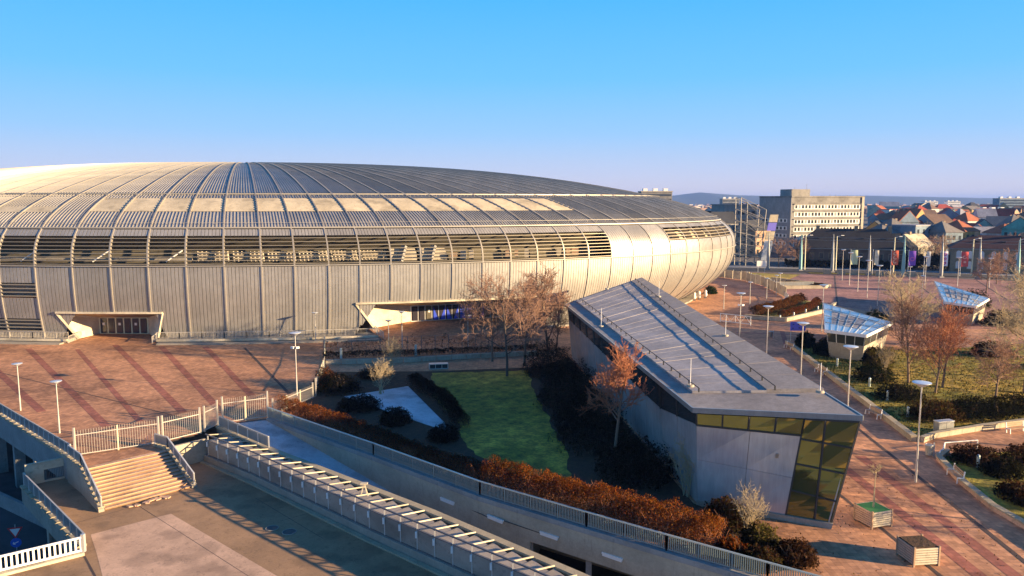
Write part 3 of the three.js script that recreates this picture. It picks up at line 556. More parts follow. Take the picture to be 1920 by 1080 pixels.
{ // ramp: sloping floor, walls
  const F = [[-27.7, -68.9], [-23.7, -70.8]], d = [.742, .67];
  const run = [0, -.08, 4, -.55, 12, -1.55, 20, -2.5, 34, -4.3, 38, -4.6, 60, -4.6], g = [];
  for (let i = 0; i + 3 < run.length; i += 2) { const c = (f, s, y) => V(f[0] + d[0] * s, y, f[1] + d[1] * s); const L = [F[0][0] - .2, F[0][1] + .2], R = [F[1][0] + .6, F[1][1] - .6]; g.push(hexa([c(L, run[i], run[i + 1] - .3), c(R, run[i], run[i + 1] - .3), c(R, run[i + 2], run[i + 3] - .3), c(L, run[i + 2], run[i + 3] - .3)], [c(L, run[i], run[i + 1]), c(R, run[i], run[i + 1]), c(R, run[i + 2], run[i + 3]), c(L, run[i + 2], run[i + 3])])); }
  struct('ramp', g, MT.ramp);
  // right wall with the garage opening
  const o = thing('ramp_wall', 'long pale concrete retaining wall of the ramp with a dark garage opening', 'wall');
  const op0 = [1.3, -48.8], op1 = [13, -40.3];
  mesh('wall', [wall(rampWall[0], rampWall[1], -5, -.02, .35), wall(rampWall[1], rampWall[2], -5, -.02, .35), wall(rampWall[2], op0, -5, -.02, .35), wall(op0, rampWall[3], -2.05, -.02, .35), wall(rampWall[3], rampWall[4], -2.05, -.02, .35), wall(rampWall[4], rampWall[5], -2.05, -.02, .35), wall(rampWall[5], rampWall[6], -5, -.02, .35)], MT.concretePale, o);
  mesh('column', box(.35, 2.7, .35, 5.0, -3.35, -46.3), MT.concreteGrey, o);
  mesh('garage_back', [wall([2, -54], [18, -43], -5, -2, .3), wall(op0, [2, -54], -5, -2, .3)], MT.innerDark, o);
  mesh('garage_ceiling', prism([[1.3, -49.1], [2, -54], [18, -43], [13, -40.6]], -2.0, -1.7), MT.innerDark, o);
  const ed = []; for (let i = 0; i + 1 < 7; i++) ed.push(wall(rampWall[i], rampWall[i + 1], -.25, .1, .55)); mesh('coping', ed, MT.concreteGrey, o);
  guardRail('garden_railing', 'dark baluster railing with pale handrail along the ramp wall', null, rampWall.slice(0, 7), [.12], { h: 1.0, step: 2.4, slats: .13, panelM: MT.rail, topM: MT.railTop, postM: MT.rail, gap: .1 });
  // tube lamps and their cable along the wall
  const lamps = [[-4.55, -53.85, -1.15], [-.9, -50.45, -1.05], [2.75, -47.95, -1.1], [6.6, -45.15, -1.2]], words = ['topmost', 'second from the top', 'third from the top', 'lowest'];
  lamps.forEach(([x, z, y], i) => { const t = thing('tube_lamp', `white strip lamp on the ramp wall, ${words[i]} of four`, 'lamp', 'strip lamps on the ramp wall', [x - .27, y, z + .3], -Math.atan2(i < 2 ? .68 : .6, .73)); mesh('housing', box(1.5, .12, .16), MT.white, t); mesh('tube_cover', box(1.42, .12, .12, 0, -.12, .02), MT.white, t); });
  const cb = thing('cable', 'thin dark cable sagging between the strip lamps', 'cable');
  for (let i = 0; i < 3; i++) { const a = lamps[i], b = lamps[i + 1]; mesh('cable_run', cyl(V(a[0] + .3, a[2] - .05, a[1] + .6), V(b[0] - .8, b[2] - .12, b[1] - .15), .025, .025, 5), MT.cable, cb); }
  // left wall with sandy coping, sheet guard at its head
  const w = thing('coping_wall', 'long wall with sandy coping between the covered stair and the ramp', 'wall');
  for (let i = 0; i + 1 < coping.length; i++) { mesh('wall', wall(coping[i], coping[i + 1], -5, -.1, .3), MT.concrete, w); mesh('coping', wall(coping[i], coping[i + 1], -.1, .08, .55), MT.stone, w); }
  guardRail('ramp_guard', 'pale sheet-metal guard of five panels at the head of the ramp', null, [[-27.4, -68.0], [-20.8, -61.9]], [.1], { h: .95, step: 1.75, panelM: MT.guard, gap: .08 });
}
{ // covered stair: glazed lean-to with white beams
  const o = thing('covered_stair', 'long glazed lean-to with white cross beams over a sunken stair', 'canopy');
  const inner = coping.map(p => p), A = stations(perg, 1.62, .4);
  const acrossTo = p => { // nearest point on the coping line
    let best = null; for (let i = 0; i + 1 < inner.length; i++) { const a = inner[i], b = inner[i + 1], L = dist2(a, b), t = Math.max(0, Math.min(1, ((p[0] - a[0]) * (b[0] - a[0]) + (p[1] - a[1]) * (b[1] - a[1])) / L / L)), q = lerp2(a, b, t), dd = dist2(p, q); if (!best || dd < best.dd) best = { q, dd }; } return best.q; };
  for (let i = 0; i + 1 < perg.length; i++) { mesh('plinth', wall(perg[i], perg[i + 1], TY - .02, TY + .62, .35), MT.concrete, o); mesh('sill', wall(perg[i], perg[i + 1], TY + .63, TY + .7, .1), MT.steelDark, o); mesh('front_rail', wall(perg[i], perg[i + 1], .47, .56, .1), MT.steelDark, o); mesh('eaves_rail', wall(perg[i], perg[i + 1], -.02, .05, .1), MT.steelDark, o); mesh('foot', wall(perg[i].map((v, k) => v + (k ? .3 : -.3)), perg[i + 1].map((v, k) => v + (k ? .3 : -.3)), TY, TY + .12, .35), MT.stone, o); }
  A.forEach(({ p, d }, i) => {
    const q = acrossTo(p), n = [(q[0] - p[0]), (q[1] - p[1])], at = (s, y, c = p) => V(c[0] + n[0] * s, y, c[1] + n[1] * s), k = q.map((v, j) => v - d[j] * .9);
    mesh('beam', beam(V(p[0], .52, p[1]), V(p[0] + n[0] * .84, .16, p[1] + n[1] * .84), .07, .08), MT.cream, o);
    mesh('post', box(.08, 2.5, .08, p[0], TY + 1.25, p[1]), MT.steel, o);
    mesh('bracket', box(.13, .42, .1, p[0] - .06, -.3, p[1] + .08), MT.white, o);
    if (i + 1 < A.length) {
      const p2 = A[i + 1].p, q2 = acrossTo(p2), n2 = [q2[0] - p2[0], q2[1] - p2[1]], c = (P, N, s, y) => V(P[0] + N[0] * s, y, P[1] + N[1] * s);
      mesh('roof_pane', hexa([c(p, n, .02, .02), c(p2, n2, .02, .02), c(p2, n2, .62, -.06), c(p, n, .84, -.06)], [c(p, n, .02, .06), c(p2, n2, .02, .06), c(p2, n2, .62, -.02), c(p, n, .84, -.02)]), MT.canopy, o);
      mesh('side_pane', wall(lerp2(p, p2, .03), lerp2(p, p2, .97), TY + .72, -.04, .03), MT.canopy, o);
      mesh('stair_step', box(1.5, .2, 1.4, p[0] + n[0] * .5, -.5 - i * .12, p[1] + n[1] * .5, -Math.atan2(d[1], d[0])), MT.concreteGrey, o);
    }
  });
  const br = A[13].p; const h = thing('wooden_trestle', 'small pale wooden trestle standing on the glazed lean-to', 'trestle', null, [br[0] + .5, .22, br[1] - .8]);
  mesh('leg', beam(V(-.25, 0, 0), V(0, .9, 0), .08, .08), MT.cream, h); mesh('leg', beam(V(.25, 0, 0), V(0, .9, 0), .08, .08), MT.cream, h); mesh('top', box(.5, .08, .3, 0, .92, 0), MT.cream, h);
}
{ // road signs on the street below
  const o = thing('road_sign', 'give-way triangle above a round blue arrow sign on a post in the dark street', 'road sign', null, [-38.4, -7.5, -55.2], .3);
  mesh('post', cyl(V(0, 0, 0), V(0, 3.7, 0), .04), MT.steel, o);
  const tri = (r, z, d) => { const s = new THREE.Shape(); for (let k = 0; k < 3; k++) { const t = -Math.PI / 2 + k * 2 * Math.PI / 3; k ? s.lineTo(r * Math.cos(t), r * Math.sin(t)) : s.moveTo(r * Math.cos(t), r * Math.sin(t)); } const g = new THREE.ExtrudeGeometry(s, { depth: d, bevelEnabled: false }); g.translate(0, 3.2, z); return g; };
  const t = mesh('triangle_plate', tri(.62, .05, .02), MT.redPaint, o); mesh('white_field', tri(.42, .072, .004), MT.white, t);
  const disc = new THREE.CylinderGeometry(.38, .38, .02, 24); disc.rotateX(Math.PI / 2); disc.translate(0, 2.28, .06); const b = mesh('round_plate', disc, MT.bluePaint, o);
  mesh('arrow', [beam(V(.18, 2.36, .075), V(-.14, 2.22, .075), .006, .07), beam(V(-.2, 2.2, .075), V(-.04, 2.16, .075), .006, .06), beam(V(-.2, 2.2, .075), V(-.14, 2.34, .075), .006, .06)], MT.white, b);
}

// ---------------------------------------------------------------- wedge-shaped pavilion
{
  const o = thing('wedge_pavilion', 'low wedge-shaped pavilion with sloping grey sheet roof and glazed corner', 'building');
  const NL = V(12.3, 7.1, -49.3), NR = V(22.2, 7.5, -46.1), FL = V(7.2, 7.3, -99.6), FR = V(20.9, 8.6, -121.5);
  const nl = V(13.0, 0, -50.1), nr = V(20.6, 0, -46.3), fl = V(8.1, 0, -99.2), fr = V(19.6, 0, -119.5);
  const R = (u, v, off = 0) => NL.clone().lerp(NR, u).lerp(FL.clone().lerp(FR, u), v).add(V(0, off, 0)); // u across from the left eave, v away
  const patch = (u0, u1, v0, v1, y0, y1, nu = 1, nv = 10) => { const g = []; const U = (f, v) => typeof f === 'function' ? f(v) : f; for (let i = 0; i < nv; i++) { const a = v0 + (v1 - v0) * i / nv, b = v0 + (v1 - v0) * (i + 1) / nv; for (let j = 0; j < nu; j++) { const l = v => U(u0, v) + (U(u1, v) - U(u0, v)) * j / nu, r = v => U(u0, v) + (U(u1, v) - U(u0, v)) * (j + 1) / nu; g.push(hexa([R(l(a), a, y0), R(r(a), a, y0), R(r(b), b, y0), R(l(b), b, y0)], [R(l(a), a, y1), R(r(a), a, y1), R(r(b), b, y1), R(l(b), b, y1)])); } } return g; };
  const roof = mesh('roof', patch(0, 1, 0, 1, -.3, 0, 4, 10), MT.wedgeRoof, o);
  mesh('fascia', [beam(R(-.004, 0, -.14), R(1.004, 0, -.14), .12, .36), beam(R(-.004, 0, -.14), R(-.004, 1, -.14), .12, .34), beam(R(1.004, 0, -.14), R(1.004, 1, -.14), .12, .34), beam(R(0, 1, -.14), R(1, 1, -.14), .12, .36)], MT.guard, o);
  const uL = v => .105 + .01 * (1 - v), uR = v => .60 + .25 * v;
  const rr = rng(41), NS = 46;
  for (let i = 0; i < NS; i++) { const a = .075 + .905 * i / NS, b = .075 + .905 * (i + .965) / NS, l = rr() * .03; mesh('roof_sheet', patch(uL, uR, a, b, .01, .16 + l, 1, 1), MT.wedgeSheet, roof); }
  for (let i = 0; i < 16; i++) { const a = .075 + .905 * i / 16, b = .075 + .905 * (i + .985) / 16; mesh('roof_sheet', patch(uR, 1, a, b, .012, .27 + rr() * .02, 1, 1), MT.wedgeRoof, roof); }
  // lifeline cables on short posts beside the steps
  for (const [f, du, y] of [[uL, .035, .18], [uR, .045, .28]]) { const pts = []; for (let i = 0; i <= 22; i++) { const v = .07 + .9 * i / 22; pts.push(R(f(v) + du, v, y)); } mesh('lifeline', pts.slice(1).map((p, i) => beam(p.clone().setY(p.y + .3), pts[i].clone().setY(pts[i].y + .3), .05, .05)), MT.cable, roof); pts.forEach(p => mesh('lifeline_post', box(.09, .32, .09, p.x, p.y + .15, p.z), MT.cable, roof)); }
  [[.055, .62], [.14, .1], [.93, .06], [.9, .34], [.86, .72], [.5, .99]].forEach(([u, v]) => { const p = R(u, v, u > .6 ? .28 : u > .12 ? .17 : .01), m = mesh('lightning_mast', cyl(p, p.clone().setY(p.y + 2.1), .03, .02, 6), MT.white, roof), c = new THREE.CylinderGeometry(.26, .3, .16, 14); c.translate(p.x, p.y + .08, p.z); mesh('mast_foot', c, MT.concretePale, m); });
  // long left wall: concrete-grey panels under a tapering strip of glass
  const gl = s => s < .18 ? .9 + 1.4 * s / .18 : 2.3 - .5 * (s - .18) / .82, bot = s => nl.clone().lerp(fl, s), top = s => R(.02, s, -.3), up = (s, h) => { const b = bot(s), t = top(s), k = (h - b.y) / (t.y - b.y); return b.clone().lerp(t, k); };
  for (let i = 0; i < 12; i++) {
    const a = i / 12, b = (i + 1) / 12, a2 = a + .0015, b2 = b - .0015, ha = top(a).y - gl(a), hb = top(b).y - gl(b), mid = .38 + .06 * Math.sin(i * 2.1);
    const slab = (s0, s1, l0, l1, u0, u1, m, name, d) => { const ps = [up(s0, l0), up(s1, l1), up(s1, u1), up(s0, u0)]; mesh(name, hexa(ps, ps.map(p => V(p.x + d, p.y, p.z))), m, o); };
    slab(a2, b2, 0, 0, ha * mid, hb * mid, MT.wedgeWall, 'wall_panel', .2); slab(a2, b2, ha * mid + .025, hb * mid + .025, ha, hb, MT.wedgeWall, 'wall_panel', .2);
    slab(a2, b2, ha + .04, hb + .04, top(a).y - .03, top(b).y - .03, MT.glassDark, 'clerestory_pane', .12);
    mesh('mullion', beam(up(a, ha).add(V(-.03, 0, 0)), up(a, top(a).y).add(V(-.03, 0, 0)), .09, .09), MT.frame, o);
  }
  mesh('wall_core', [hexa([nl.clone().add(V(.35, 0, -.3)), nr.clone().add(V(-.35, 0, -.3)), fr.clone().add(V(-.3, 0, .3)), fl.clone().add(V(.3, 0, .3))], [R(.06, .01, -.4), R(.97, .01, -.4), R(.97, .985, -.4), R(.05, .985, -.4)])], MT.innerDark, o);
  mesh('right_wall', hexa([nr, fr, fr.clone().add(V(-.2, 0, 0)), nr.clone().add(V(-.2, 0, 0))], [R(.985, 0, -.31), R(.985, 1, -.31), R(.97, 1, -.31), R(.97, 0, -.31)]), MT.wedgeWall, o);
  mesh('rear_wall', hexa([fl, fr, fr.clone().add(V(0, 0, .2)), fl.clone().add(V(0, 0, .2))], [R(.02, .99, -.31), R(.98, .99, -.31), R(.98, .985, -.31), R(.02, .985, -.31)]), MT.wedgeWall, o);
  // front: panels, strip of panes, glazed corner
  const fp = (s, k) => nl.clone().lerp(nr, s).lerp(R(.02 + .97 * s, 0, -.31), k), out = V(-.345, 0, .94), gs = s => .87 - .055 * s, S = .675;
  const plate = (name, s0, s1, k0a, k0b, k1a, k1b, d, m) => { const f = [fp(s0, k0a), fp(s1, k0b), fp(s1, k1b), fp(s0, k1a)]; return mesh(name, hexa(f, f.map(p => p.clone().addScaledVector(out, d))), m, o); };
  for (const [a, b] of [[0, .35], [.353, S]]) { plate('wall_panel', a, b, .055, .055, .50 - .12 * a, .50 - .12 * b, .1, MT.wedgeWall); plate('wall_panel', a, b, .503 - .12 * a, .503 - .12 * b, gs(a), gs(b), .1, MT.wedgeWall); }
  plate('plinth', -.01, 1.01, -.01, -.01, .053, .053, .22, MT.concretePale);
  for (let i = 0; i < 4; i++) { const a = S * i / 4 + .003, b = S * (i + 1) / 4 - .003; plate('clerestory_pane', a, b, gs(a) + .008, gs(b) + .008, .99, .99, .06, MT.glassGreen); }
  const ks = [.056, .30, .56, .80, .99];
  for (let r = 0; r < 4; r++) { const k = ks[r], l = ks[r + 1], sm = q => .80 + .08 * (1 - q); const pane = (x0, x1) => { const f = [fp(x0(k), k), fp(x1(k), k), fp(x1(l), l), fp(x0(l), l)]; mesh('corner_pane', hexa(f, f.map(p => p.clone().addScaledVector(out, .05))), MT.glassGreen, o); }; pane(() => S + .004, q => sm(q) - .005); pane(q => sm(q) + .005, () => .995); mesh('mullion', beam(fp(S, l).addScaledVector(out, .06), fp(1, l - (r < 3 ? .05 : 0)).addScaledVector(out, .06), .1, .1), MT.frame, o); }
  const ln = (a, b) => mesh('mullion', beam(a.addScaledVector(out, .06), b.addScaledVector(out, .06), .11, .11), MT.frame, o);
  ln(fp(.88, .06), fp(.80, .99)); ln(fp(S, .055), fp(S, .99)); ln(fp(1, .05), fp(1, .99)); ln(fp(0, gs(0)), fp(S, gs(S)));
  for (let i = 0; i < 5; i++) ln(fp(S * i / 4, gs(S * i / 4)), fp(S * i / 4, .99));
  mesh('plaque', hexa([fp(.535, .6), fp(.555, .6), fp(.555, .64), fp(.535, .64)], [fp(.535, .6), fp(.555, .6), fp(.555, .64), fp(.535, .64)].map(p => p.addScaledVector(out, .13))), MT.timber, o);
}
// ---------------------------------------------------------------- two glass-roofed pavilions
function glassPavilion(label, roofPts, basePts, h) {
  const o = thing('glass_pavilion', label, 'pavilion', 'glass-roofed pavilions on the lawn'), [A, B, C, D] = roofPts.map(p => V(...p)); // A far tip, B far right, C near right, D near left
  const at = (u, v) => A.clone().lerp(B, u).lerp(D.clone().lerp(C, u), v), N = 7, K = 4;
  for (let j = 0; j < K; j++) for (let i = 0; i < N; i++) { const a = i / N + .008, b = (i + 1) / N - .008, c = j / K + .012, d = (j + 1) / K - .012, f = [at(a, c), at(b, c), at(b, d), at(a, d)]; mesh('roof_pane', hexa(f, f.map(p => p.clone().setY(p.y + .06))), i < 5 && i > 0 && j > 0 && j < 3 ? MT.wedgeSheet : MT.glassBlue, o); }
  const up = (u, v) => at(u, v).add(V(0, .07, 0)), bar = [];
  for (let i = 0; i <= N; i++) bar.push(beam(up(i / N, 0), up(i / N, 1), .08, .1)); for (let j = 0; j <= K; j++) bar.push(beam(up(0, j / K), up(1, j / K), .08, .1));
  mesh('glazing_bars', bar, MT.steel, o, 'stuff');
  for (const [p, q] of [[A, B], [B, C], [C, D], [D, A]]) mesh('eaves_beam', beam(p.clone().add(V(0, -.12, 0)), q.clone().add(V(0, -.12, 0)), .16, .34), MT.white, o);
  for (const v of [.3, .68]) { const a = at(.06, v), b = at(.9, v); mesh('lifeline', beam(a.clone().add(V(0, .4, 0)), b.clone().add(V(0, .4, 0)), .05, .05), MT.cable, o); }
  const mid = A.clone().add(B).add(C).add(D).multiplyScalar(.25), b = [A, B, C, D].map((p, i) => p.clone().lerp(mid, i ? .2 : .3).setY(0)), t = [A, B, C, D].map((p, i) => p.clone().lerp(mid, i ? .07 : .1).setY(p.y - .3));
  for (let i = 0; i < 4; i++) { const j = (i + 1) % 4, m = (p, q, k) => p.clone().lerp(q, k); mesh('wall', hexa([b[i], b[j], b[j].clone().add(V(.01, 0, .12)), b[i].clone().add(V(.01, 0, .12))], [m(b[i], t[i], .62), m(b[j], t[j], .62), m(b[j], t[j], .62).add(V(.01, 0, .12)), m(b[i], t[i], .62).add(V(.01, 0, .12))]), i === 2 || i === 1 ? MT.concretePale : MT.wedgeWall, o);
    mesh('window_band', hexa([m(b[i], t[i], .625), m(b[j], t[j], .625), m(b[j], t[j], .625).add(V(.01, 0, .06)), m(b[i], t[i], .625).add(V(.01, 0, .06))], [t[i], t[j], t[j].clone().add(V(.01, 0, .06)), t[i].clone().add(V(.01, 0, .06))]), MT.glassDark, o);
    for (let k = 0; k <= 4; k++) { const p = m(b[i], b[j], k / 4), q = m(t[i], t[j], k / 4); mesh('mullion', beam(m(p, q, .62), q, .1, .1), MT.white, o); } }
}
glassPavilion('glass-roofed pavilion beside the low lawn wall, nearer of the two', [[51.4, 4.3, -122], [53.9, 3.9, -104.6], [45.8, 3.8, -95.2], [41.9, 3.9, -98.6]], [[49.4, -116], [51.4, -105.4], [46.0, -98.6], [43.4, -101]], 4);
glassPavilion('glass-roofed pavilion far right among the bushes, farther of the two', [[90.5, 4, -159], [85.4, 3.7, -132.6], [77.4, 3.6, -123.4], [74.6, 3.8, -127.6]], [[86.5, -150], [83, -134], [78, -127], [76, -130]], 4);

// ---------------------------------------------------------------- lamps, benches, bins, planters, low walls
function lampPost(label, h, pos, flood) {
  const o = thing('street_lamp', label, 'street lamp', 'disc-topped lamp posts', pos);
  mesh('pole', [cyl(V(0, 0, 0), V(0, h * .35, 0), .085, .075, 8), cyl(V(0, h * .35, 0), V(0, h, 0), .06, .05, 8)], MT.pole, o);
  const k = h > 6 ? 1 : .75, pts = [[.05, -.28], [.12, -.26], [.55, .0], [.66, .05], [.66, .09], [.3, .12], [0, .13]].map(([x, y]) => new THREE.Vector2(x * k, y * k));
  const g = new THREE.LatheGeometry(pts, 20); g.translate(0, h + .2, 0); mesh('bowl', g, MT.lampBowl, o);
  if (flood) for (const s of [-1, 1]) mesh('floodlight', box(.35, .22, .25, s * .28, h * .8, .1, s * .4), MT.white, o);
  return o;
}
const lampSpots = [
  [-49.7, -73.6, 4.6, 'pale disc-topped lamp at the plaza edge, far left'], [-41.3, -66.2, 4.6, 'pale disc-topped lamp at the plaza edge, second from the left'], [-23.4, -79.4, 6.7, 'tall lamp with two floodlights beside the steel bar fence', 1],
  [-29.6, -111, 4.2, 'slim lamp in front of the ribbed arena wall between its entrances'], [-18, -107.4, 3.6, 'short disc lamp left of the wide arena entrance, behind the trellis'], [-15.9, -106.5, 5, 'taller disc lamp in front of the white wall of the wide arena entrance'], [-6.3, -105.5, 4.6, 'disc lamp in front of the blue doors of the arena'],
  [30.4, -54.2, 7.4, 'tall disc lamp on the red paving, nearest of the row beside the pavilion'], [31.4, -68.1, 7.4, 'second nearest tall disc lamp in the row beside the wedge pavilion'], [32.2, -81.6, 7.4, 'third nearest tall disc lamp in the row beside the wedge pavilion'], [32.9, -94.9, 7.4, 'fourth nearest tall disc lamp in the row beside the wedge pavilion'], [33.6, -108.7, 7.4, 'farthest tall disc lamp in the row beside the wedge pavilion', 1], [50.2, -119.5, 7.4, 'tall disc lamp behind the tip of the nearer glass pavilion'],
  [41.5, -145, 4.5, 'short lamp on the red paving under the arena bulge'], [48.5, -151, 4.5, 'second short lamp on the round forecourt, right of the drain curve'], [54.5, -158.6, 4.5, 'third short lamp on the round forecourt, near its panel wall'], [58.8, -165, 4.5, 'fourth short lamp beside the panel wall of the forecourt'], [61.4, -170, 4.5, 'farthest short lamp beside the panel wall of the forecourt'],
  [88.4, -199, 8, 'slim lamp on the far rose plaza, farthest of its slanting row'], [85.1, -187.3, 8, 'slim lamp on the far rose plaza, second farthest of its slanting row'], [81.1, -174, 8, 'slim lamp on the far rose plaza, middle of its slanting row'], [77.9, -162.6, 8, 'slim lamp on the far rose plaza, second nearest of its slanting row'], [73.9, -149.6, 8, 'slim lamp on the far rose plaza, nearest of its slanting row'],
  [91, -170, 6, 'lamp on the rose plaza left of the farther glass pavilion'], [82.3, -148.8, 6, 'lamp in front of the tip of the farther glass pavilion'], [104, -187, 7, 'slim lamp behind the farther glass pavilion, left of three'], [111, -185, 7, 'slim lamp behind the farther glass pavilion, middle of three'], [117, -182, 7, 'slim lamp behind the farther glass pavilion, right of three']];
for (const [x, z, h, label, f] of lampSpots) lampPost(label, h, [x, 0, z], f);
function bench(label, pos, turn) {
  const o = thing('bench', label, 'bench', 'white-framed benches', pos, turn);
  for (let k = 0; k < 3; k++) mesh('seat_slat', box(1.9, .04, .12, 0, .45, -.15 + k * .15), MT.timber, o);
  for (let k = 0; k < 2; k++) mesh('back_slat', box(1.9, .13, .03, 0, .64 + k * .18, -.27), MT.timber, o);
  for (const s of [-1, 1]) mesh('side_frame', [beam(V(s * .95, 0, .2), V(s * .95, .46, .17), .07, .07), beam(V(s * .95, .44, .2), V(s * .95, .44, -.25), .07, .07), beam(V(s * .95, 0, -.18), V(s * .95, .95, -.3), .07, .07)], MT.white, o);
}
bench('white-framed bench by the low lawn wall, farthest of three', [39.7, 0, -105.5], -1.45); bench('white-framed bench by the low lawn wall, middle of three', [37.9, 0, -90], -1.45); bench('white-framed bench by the low lawn wall, nearest of three', [35.5, 0, -71.5], -1.45);
bench('white-framed bench beside the shrub bed at the right, below the litter bin', [33.7, 0, -54.8], -1.75); bench('white-framed bench at the right edge in front of the dark bushes', [46.2, 0, -66.4], .25);
function lowWall(label, line, h, t, m, blocks = 1.6) { const o = thing('low_wall', label, 'low wall', 'low stone walls round the beds'); for (let i = 0; i + 1 < line.length; i++) { const L = dist2(line[i], line[i + 1]), n = Math.max(1, Math.round(L / blocks)); for (let k = 0; k < n; k++) { const a = lerp2(line[i], line[i + 1], (k + .008) / n), b = lerp2(line[i], line[i + 1], (k + .992) / n); mesh('block', wall(a, b, 0, h - .1, t), m, o); mesh('coping_block', wall(a, b, h - .1, h + .01 * (k % 2), t + .12), MT.stone, o); } } }
lowWall('long sandy stone wall between the red path and the lawn', [[40.8, -109.2], [35.4, -63.8]], .55, .45, MT.stone);
lowWall('pale stone wall along the side path behind the large lawn lamp', [[36.0, -63.6], [37.8, -64.9], [44, -67.4], [48.4, -68.9], [62, -73.2]], .5, .35, MT.concretePale);
lowWall('pink stone kerb wall round the shrub bed at lower right', [[36.5, -60.6], [34.9, -59.1], [33.7, -54.1], [33, -49.2], [33.2, -46.2], [33, -36]], .42, .35, MT.slab);
lowWall('white stone wall in front of the yellow grass bed near the arena', [[42.2, -133.8], [48.2, -130], [60.2, -141.5], [66, -151]], .7, .4, MT.concretePale, 2.4);
lowWall('pale wall round the raised bed on the rose plaza', [[62, -179.5], [76, -180.5], [78.5, -183], [70, -200]], .8, .5, MT.concretePale, 3);
{
  const o = thing('planter', 'slatted timber planter holding a small bare tree, near the glazed corner', 'planter', 'square slatted planters', [23.7, 0, -47.0], .3);
  const w = 1.55, h = 1.15, t = .05;
  for (let k = 0; k < 7; k++) for (const [x, z, r] of [[0, w / 2, 0], [0, -w / 2, 0], [w / 2, 0, 1], [-w / 2, 0, 1]]) mesh('slat', box(r ? t : w, .105, r ? w : t, x, .18 + k * .145, z), r ? MT.slab : MT.cream, o);
  for (const x of [-1, 1]) for (const z of [-1, 1]) mesh('corner_post', box(.1, h + .05, .1, x * w / 2, (h + .05) / 2, z * w / 2), MT.timber, o);
  mesh('liner', box(w - .12, h - .2, w - .12, 0, (h - .2) / 2 + .08, 0), MT.frame, o); mesh('soil', box(w - .1, .08, w - .1, 0, h - .08, 0), M(.05, .22, .06, { roughness: 1 }), o);
  const c = copy(o, 'weathered slatted planter without a tree, in the foreground on red paving', [23.9, 0, -41.9], .12); c.children.filter(m => m.name === 'soil').forEach(m => { m.material = MT.soil; m.position.y = .05; });
}
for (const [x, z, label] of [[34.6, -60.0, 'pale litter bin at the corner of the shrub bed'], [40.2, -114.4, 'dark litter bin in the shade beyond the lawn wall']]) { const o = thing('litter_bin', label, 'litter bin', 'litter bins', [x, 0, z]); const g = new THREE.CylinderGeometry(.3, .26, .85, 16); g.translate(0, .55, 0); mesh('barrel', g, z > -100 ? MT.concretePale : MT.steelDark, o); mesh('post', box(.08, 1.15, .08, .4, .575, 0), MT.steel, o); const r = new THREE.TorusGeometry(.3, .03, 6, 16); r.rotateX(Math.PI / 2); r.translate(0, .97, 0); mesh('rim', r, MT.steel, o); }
{ const o = thing('utility_cabinet', 'grey metal utility cabinet in front of the dark bushes', 'cabinet', null, [39.6, .02, -66.6], .25); mesh('body', box(1.7, 1.0, .6, 0, .5, 0), MT.guard, o); mesh('lid', box(1.76, .06, .66, 0, 1.03, 0), MT.steel, o); for (const s of [-.42, .42]) mesh('door', box(.8, .86, .03, s, .48, .31), MT.guard, o); }
[[41.7, -94, 'farthest of the lawn row'], [40.8, -83.4, 'second farthest of the lawn row'], [39.9, -77.5, 'third of the lawn row, by the dark conifer'], [38.8, -71.3, 'nearest of the lawn row'], [37, -57.3, 'in the shrub bed at lower right'], [47.4, -130.6, 'leftmost on the yellow grass bed'], [51.2, -134.2, 'second from left on the yellow grass bed'], [55, -138.4, 'third from left on the yellow grass bed'], [58.9, -142.4, 'rightmost on the yellow grass bed']].forEach(([x, z, l], i) => { const o = thing('garden_light', `${i < 5 ? 'grey-green' : 'white'} bollard light, ${l}`, 'bollard', 'bollard lights', [x, 0, z]), g = new THREE.CylinderGeometry(.13, .13, .95, 12); g.translate(0, .475, 0); mesh('shaft', g, i < 5 ? MT.railTop : MT.white, o); const c = new THREE.SphereGeometry(.13, 12, 5, 0, 7, 0, 1.6); c.translate(0, .95, 0); mesh('cap', c, MT.railTop, o); });
{ const o = thing('bed_rail', 'low bent white rail at the corner of the shrub bed', 'railing'); const P = [V(34.9, .1, -59.4), V(35.4, .55, -59.7), V(35.9, .55, -60.2), V(36.4, .85, -60.9), V(39.6, .85, -61.6)]; for (let i = 0; i < 4; i++) mesh('tube', cyl(P[i], P[i + 1], .05, .05, 6), MT.white, o); mesh('post', cyl(V(39.6, 0, -61.6), V(39.6, .85, -61.6), .05), MT.white, o); mesh('post', cyl(V(36.4, 0, -60.9), V(36.4, .85, -60.9), .05), MT.white, o); }
{ const o = thing('notice_board', 'violet-blue notice board on two posts by the nearer glass pavilion', 'sign', null, [43.2, 0, -111.4]); mesh('board', box(2.3, 1.35, .08, 0, 2.3, 0), MT.violet, o); for (const s of [-1, 1]) mesh('post', box(.08, 3, .08, s * 1.0, 1.5, -.09), MT.steel, o); [[-.7, .3], [.1, .32], [.7, .4], [-.75, -.3], [.2, -.25]].forEach(([x, y]) => mesh('mark', box(.22, .12, .012, x, 2.3 + y, .045), MT.frame, o)); }
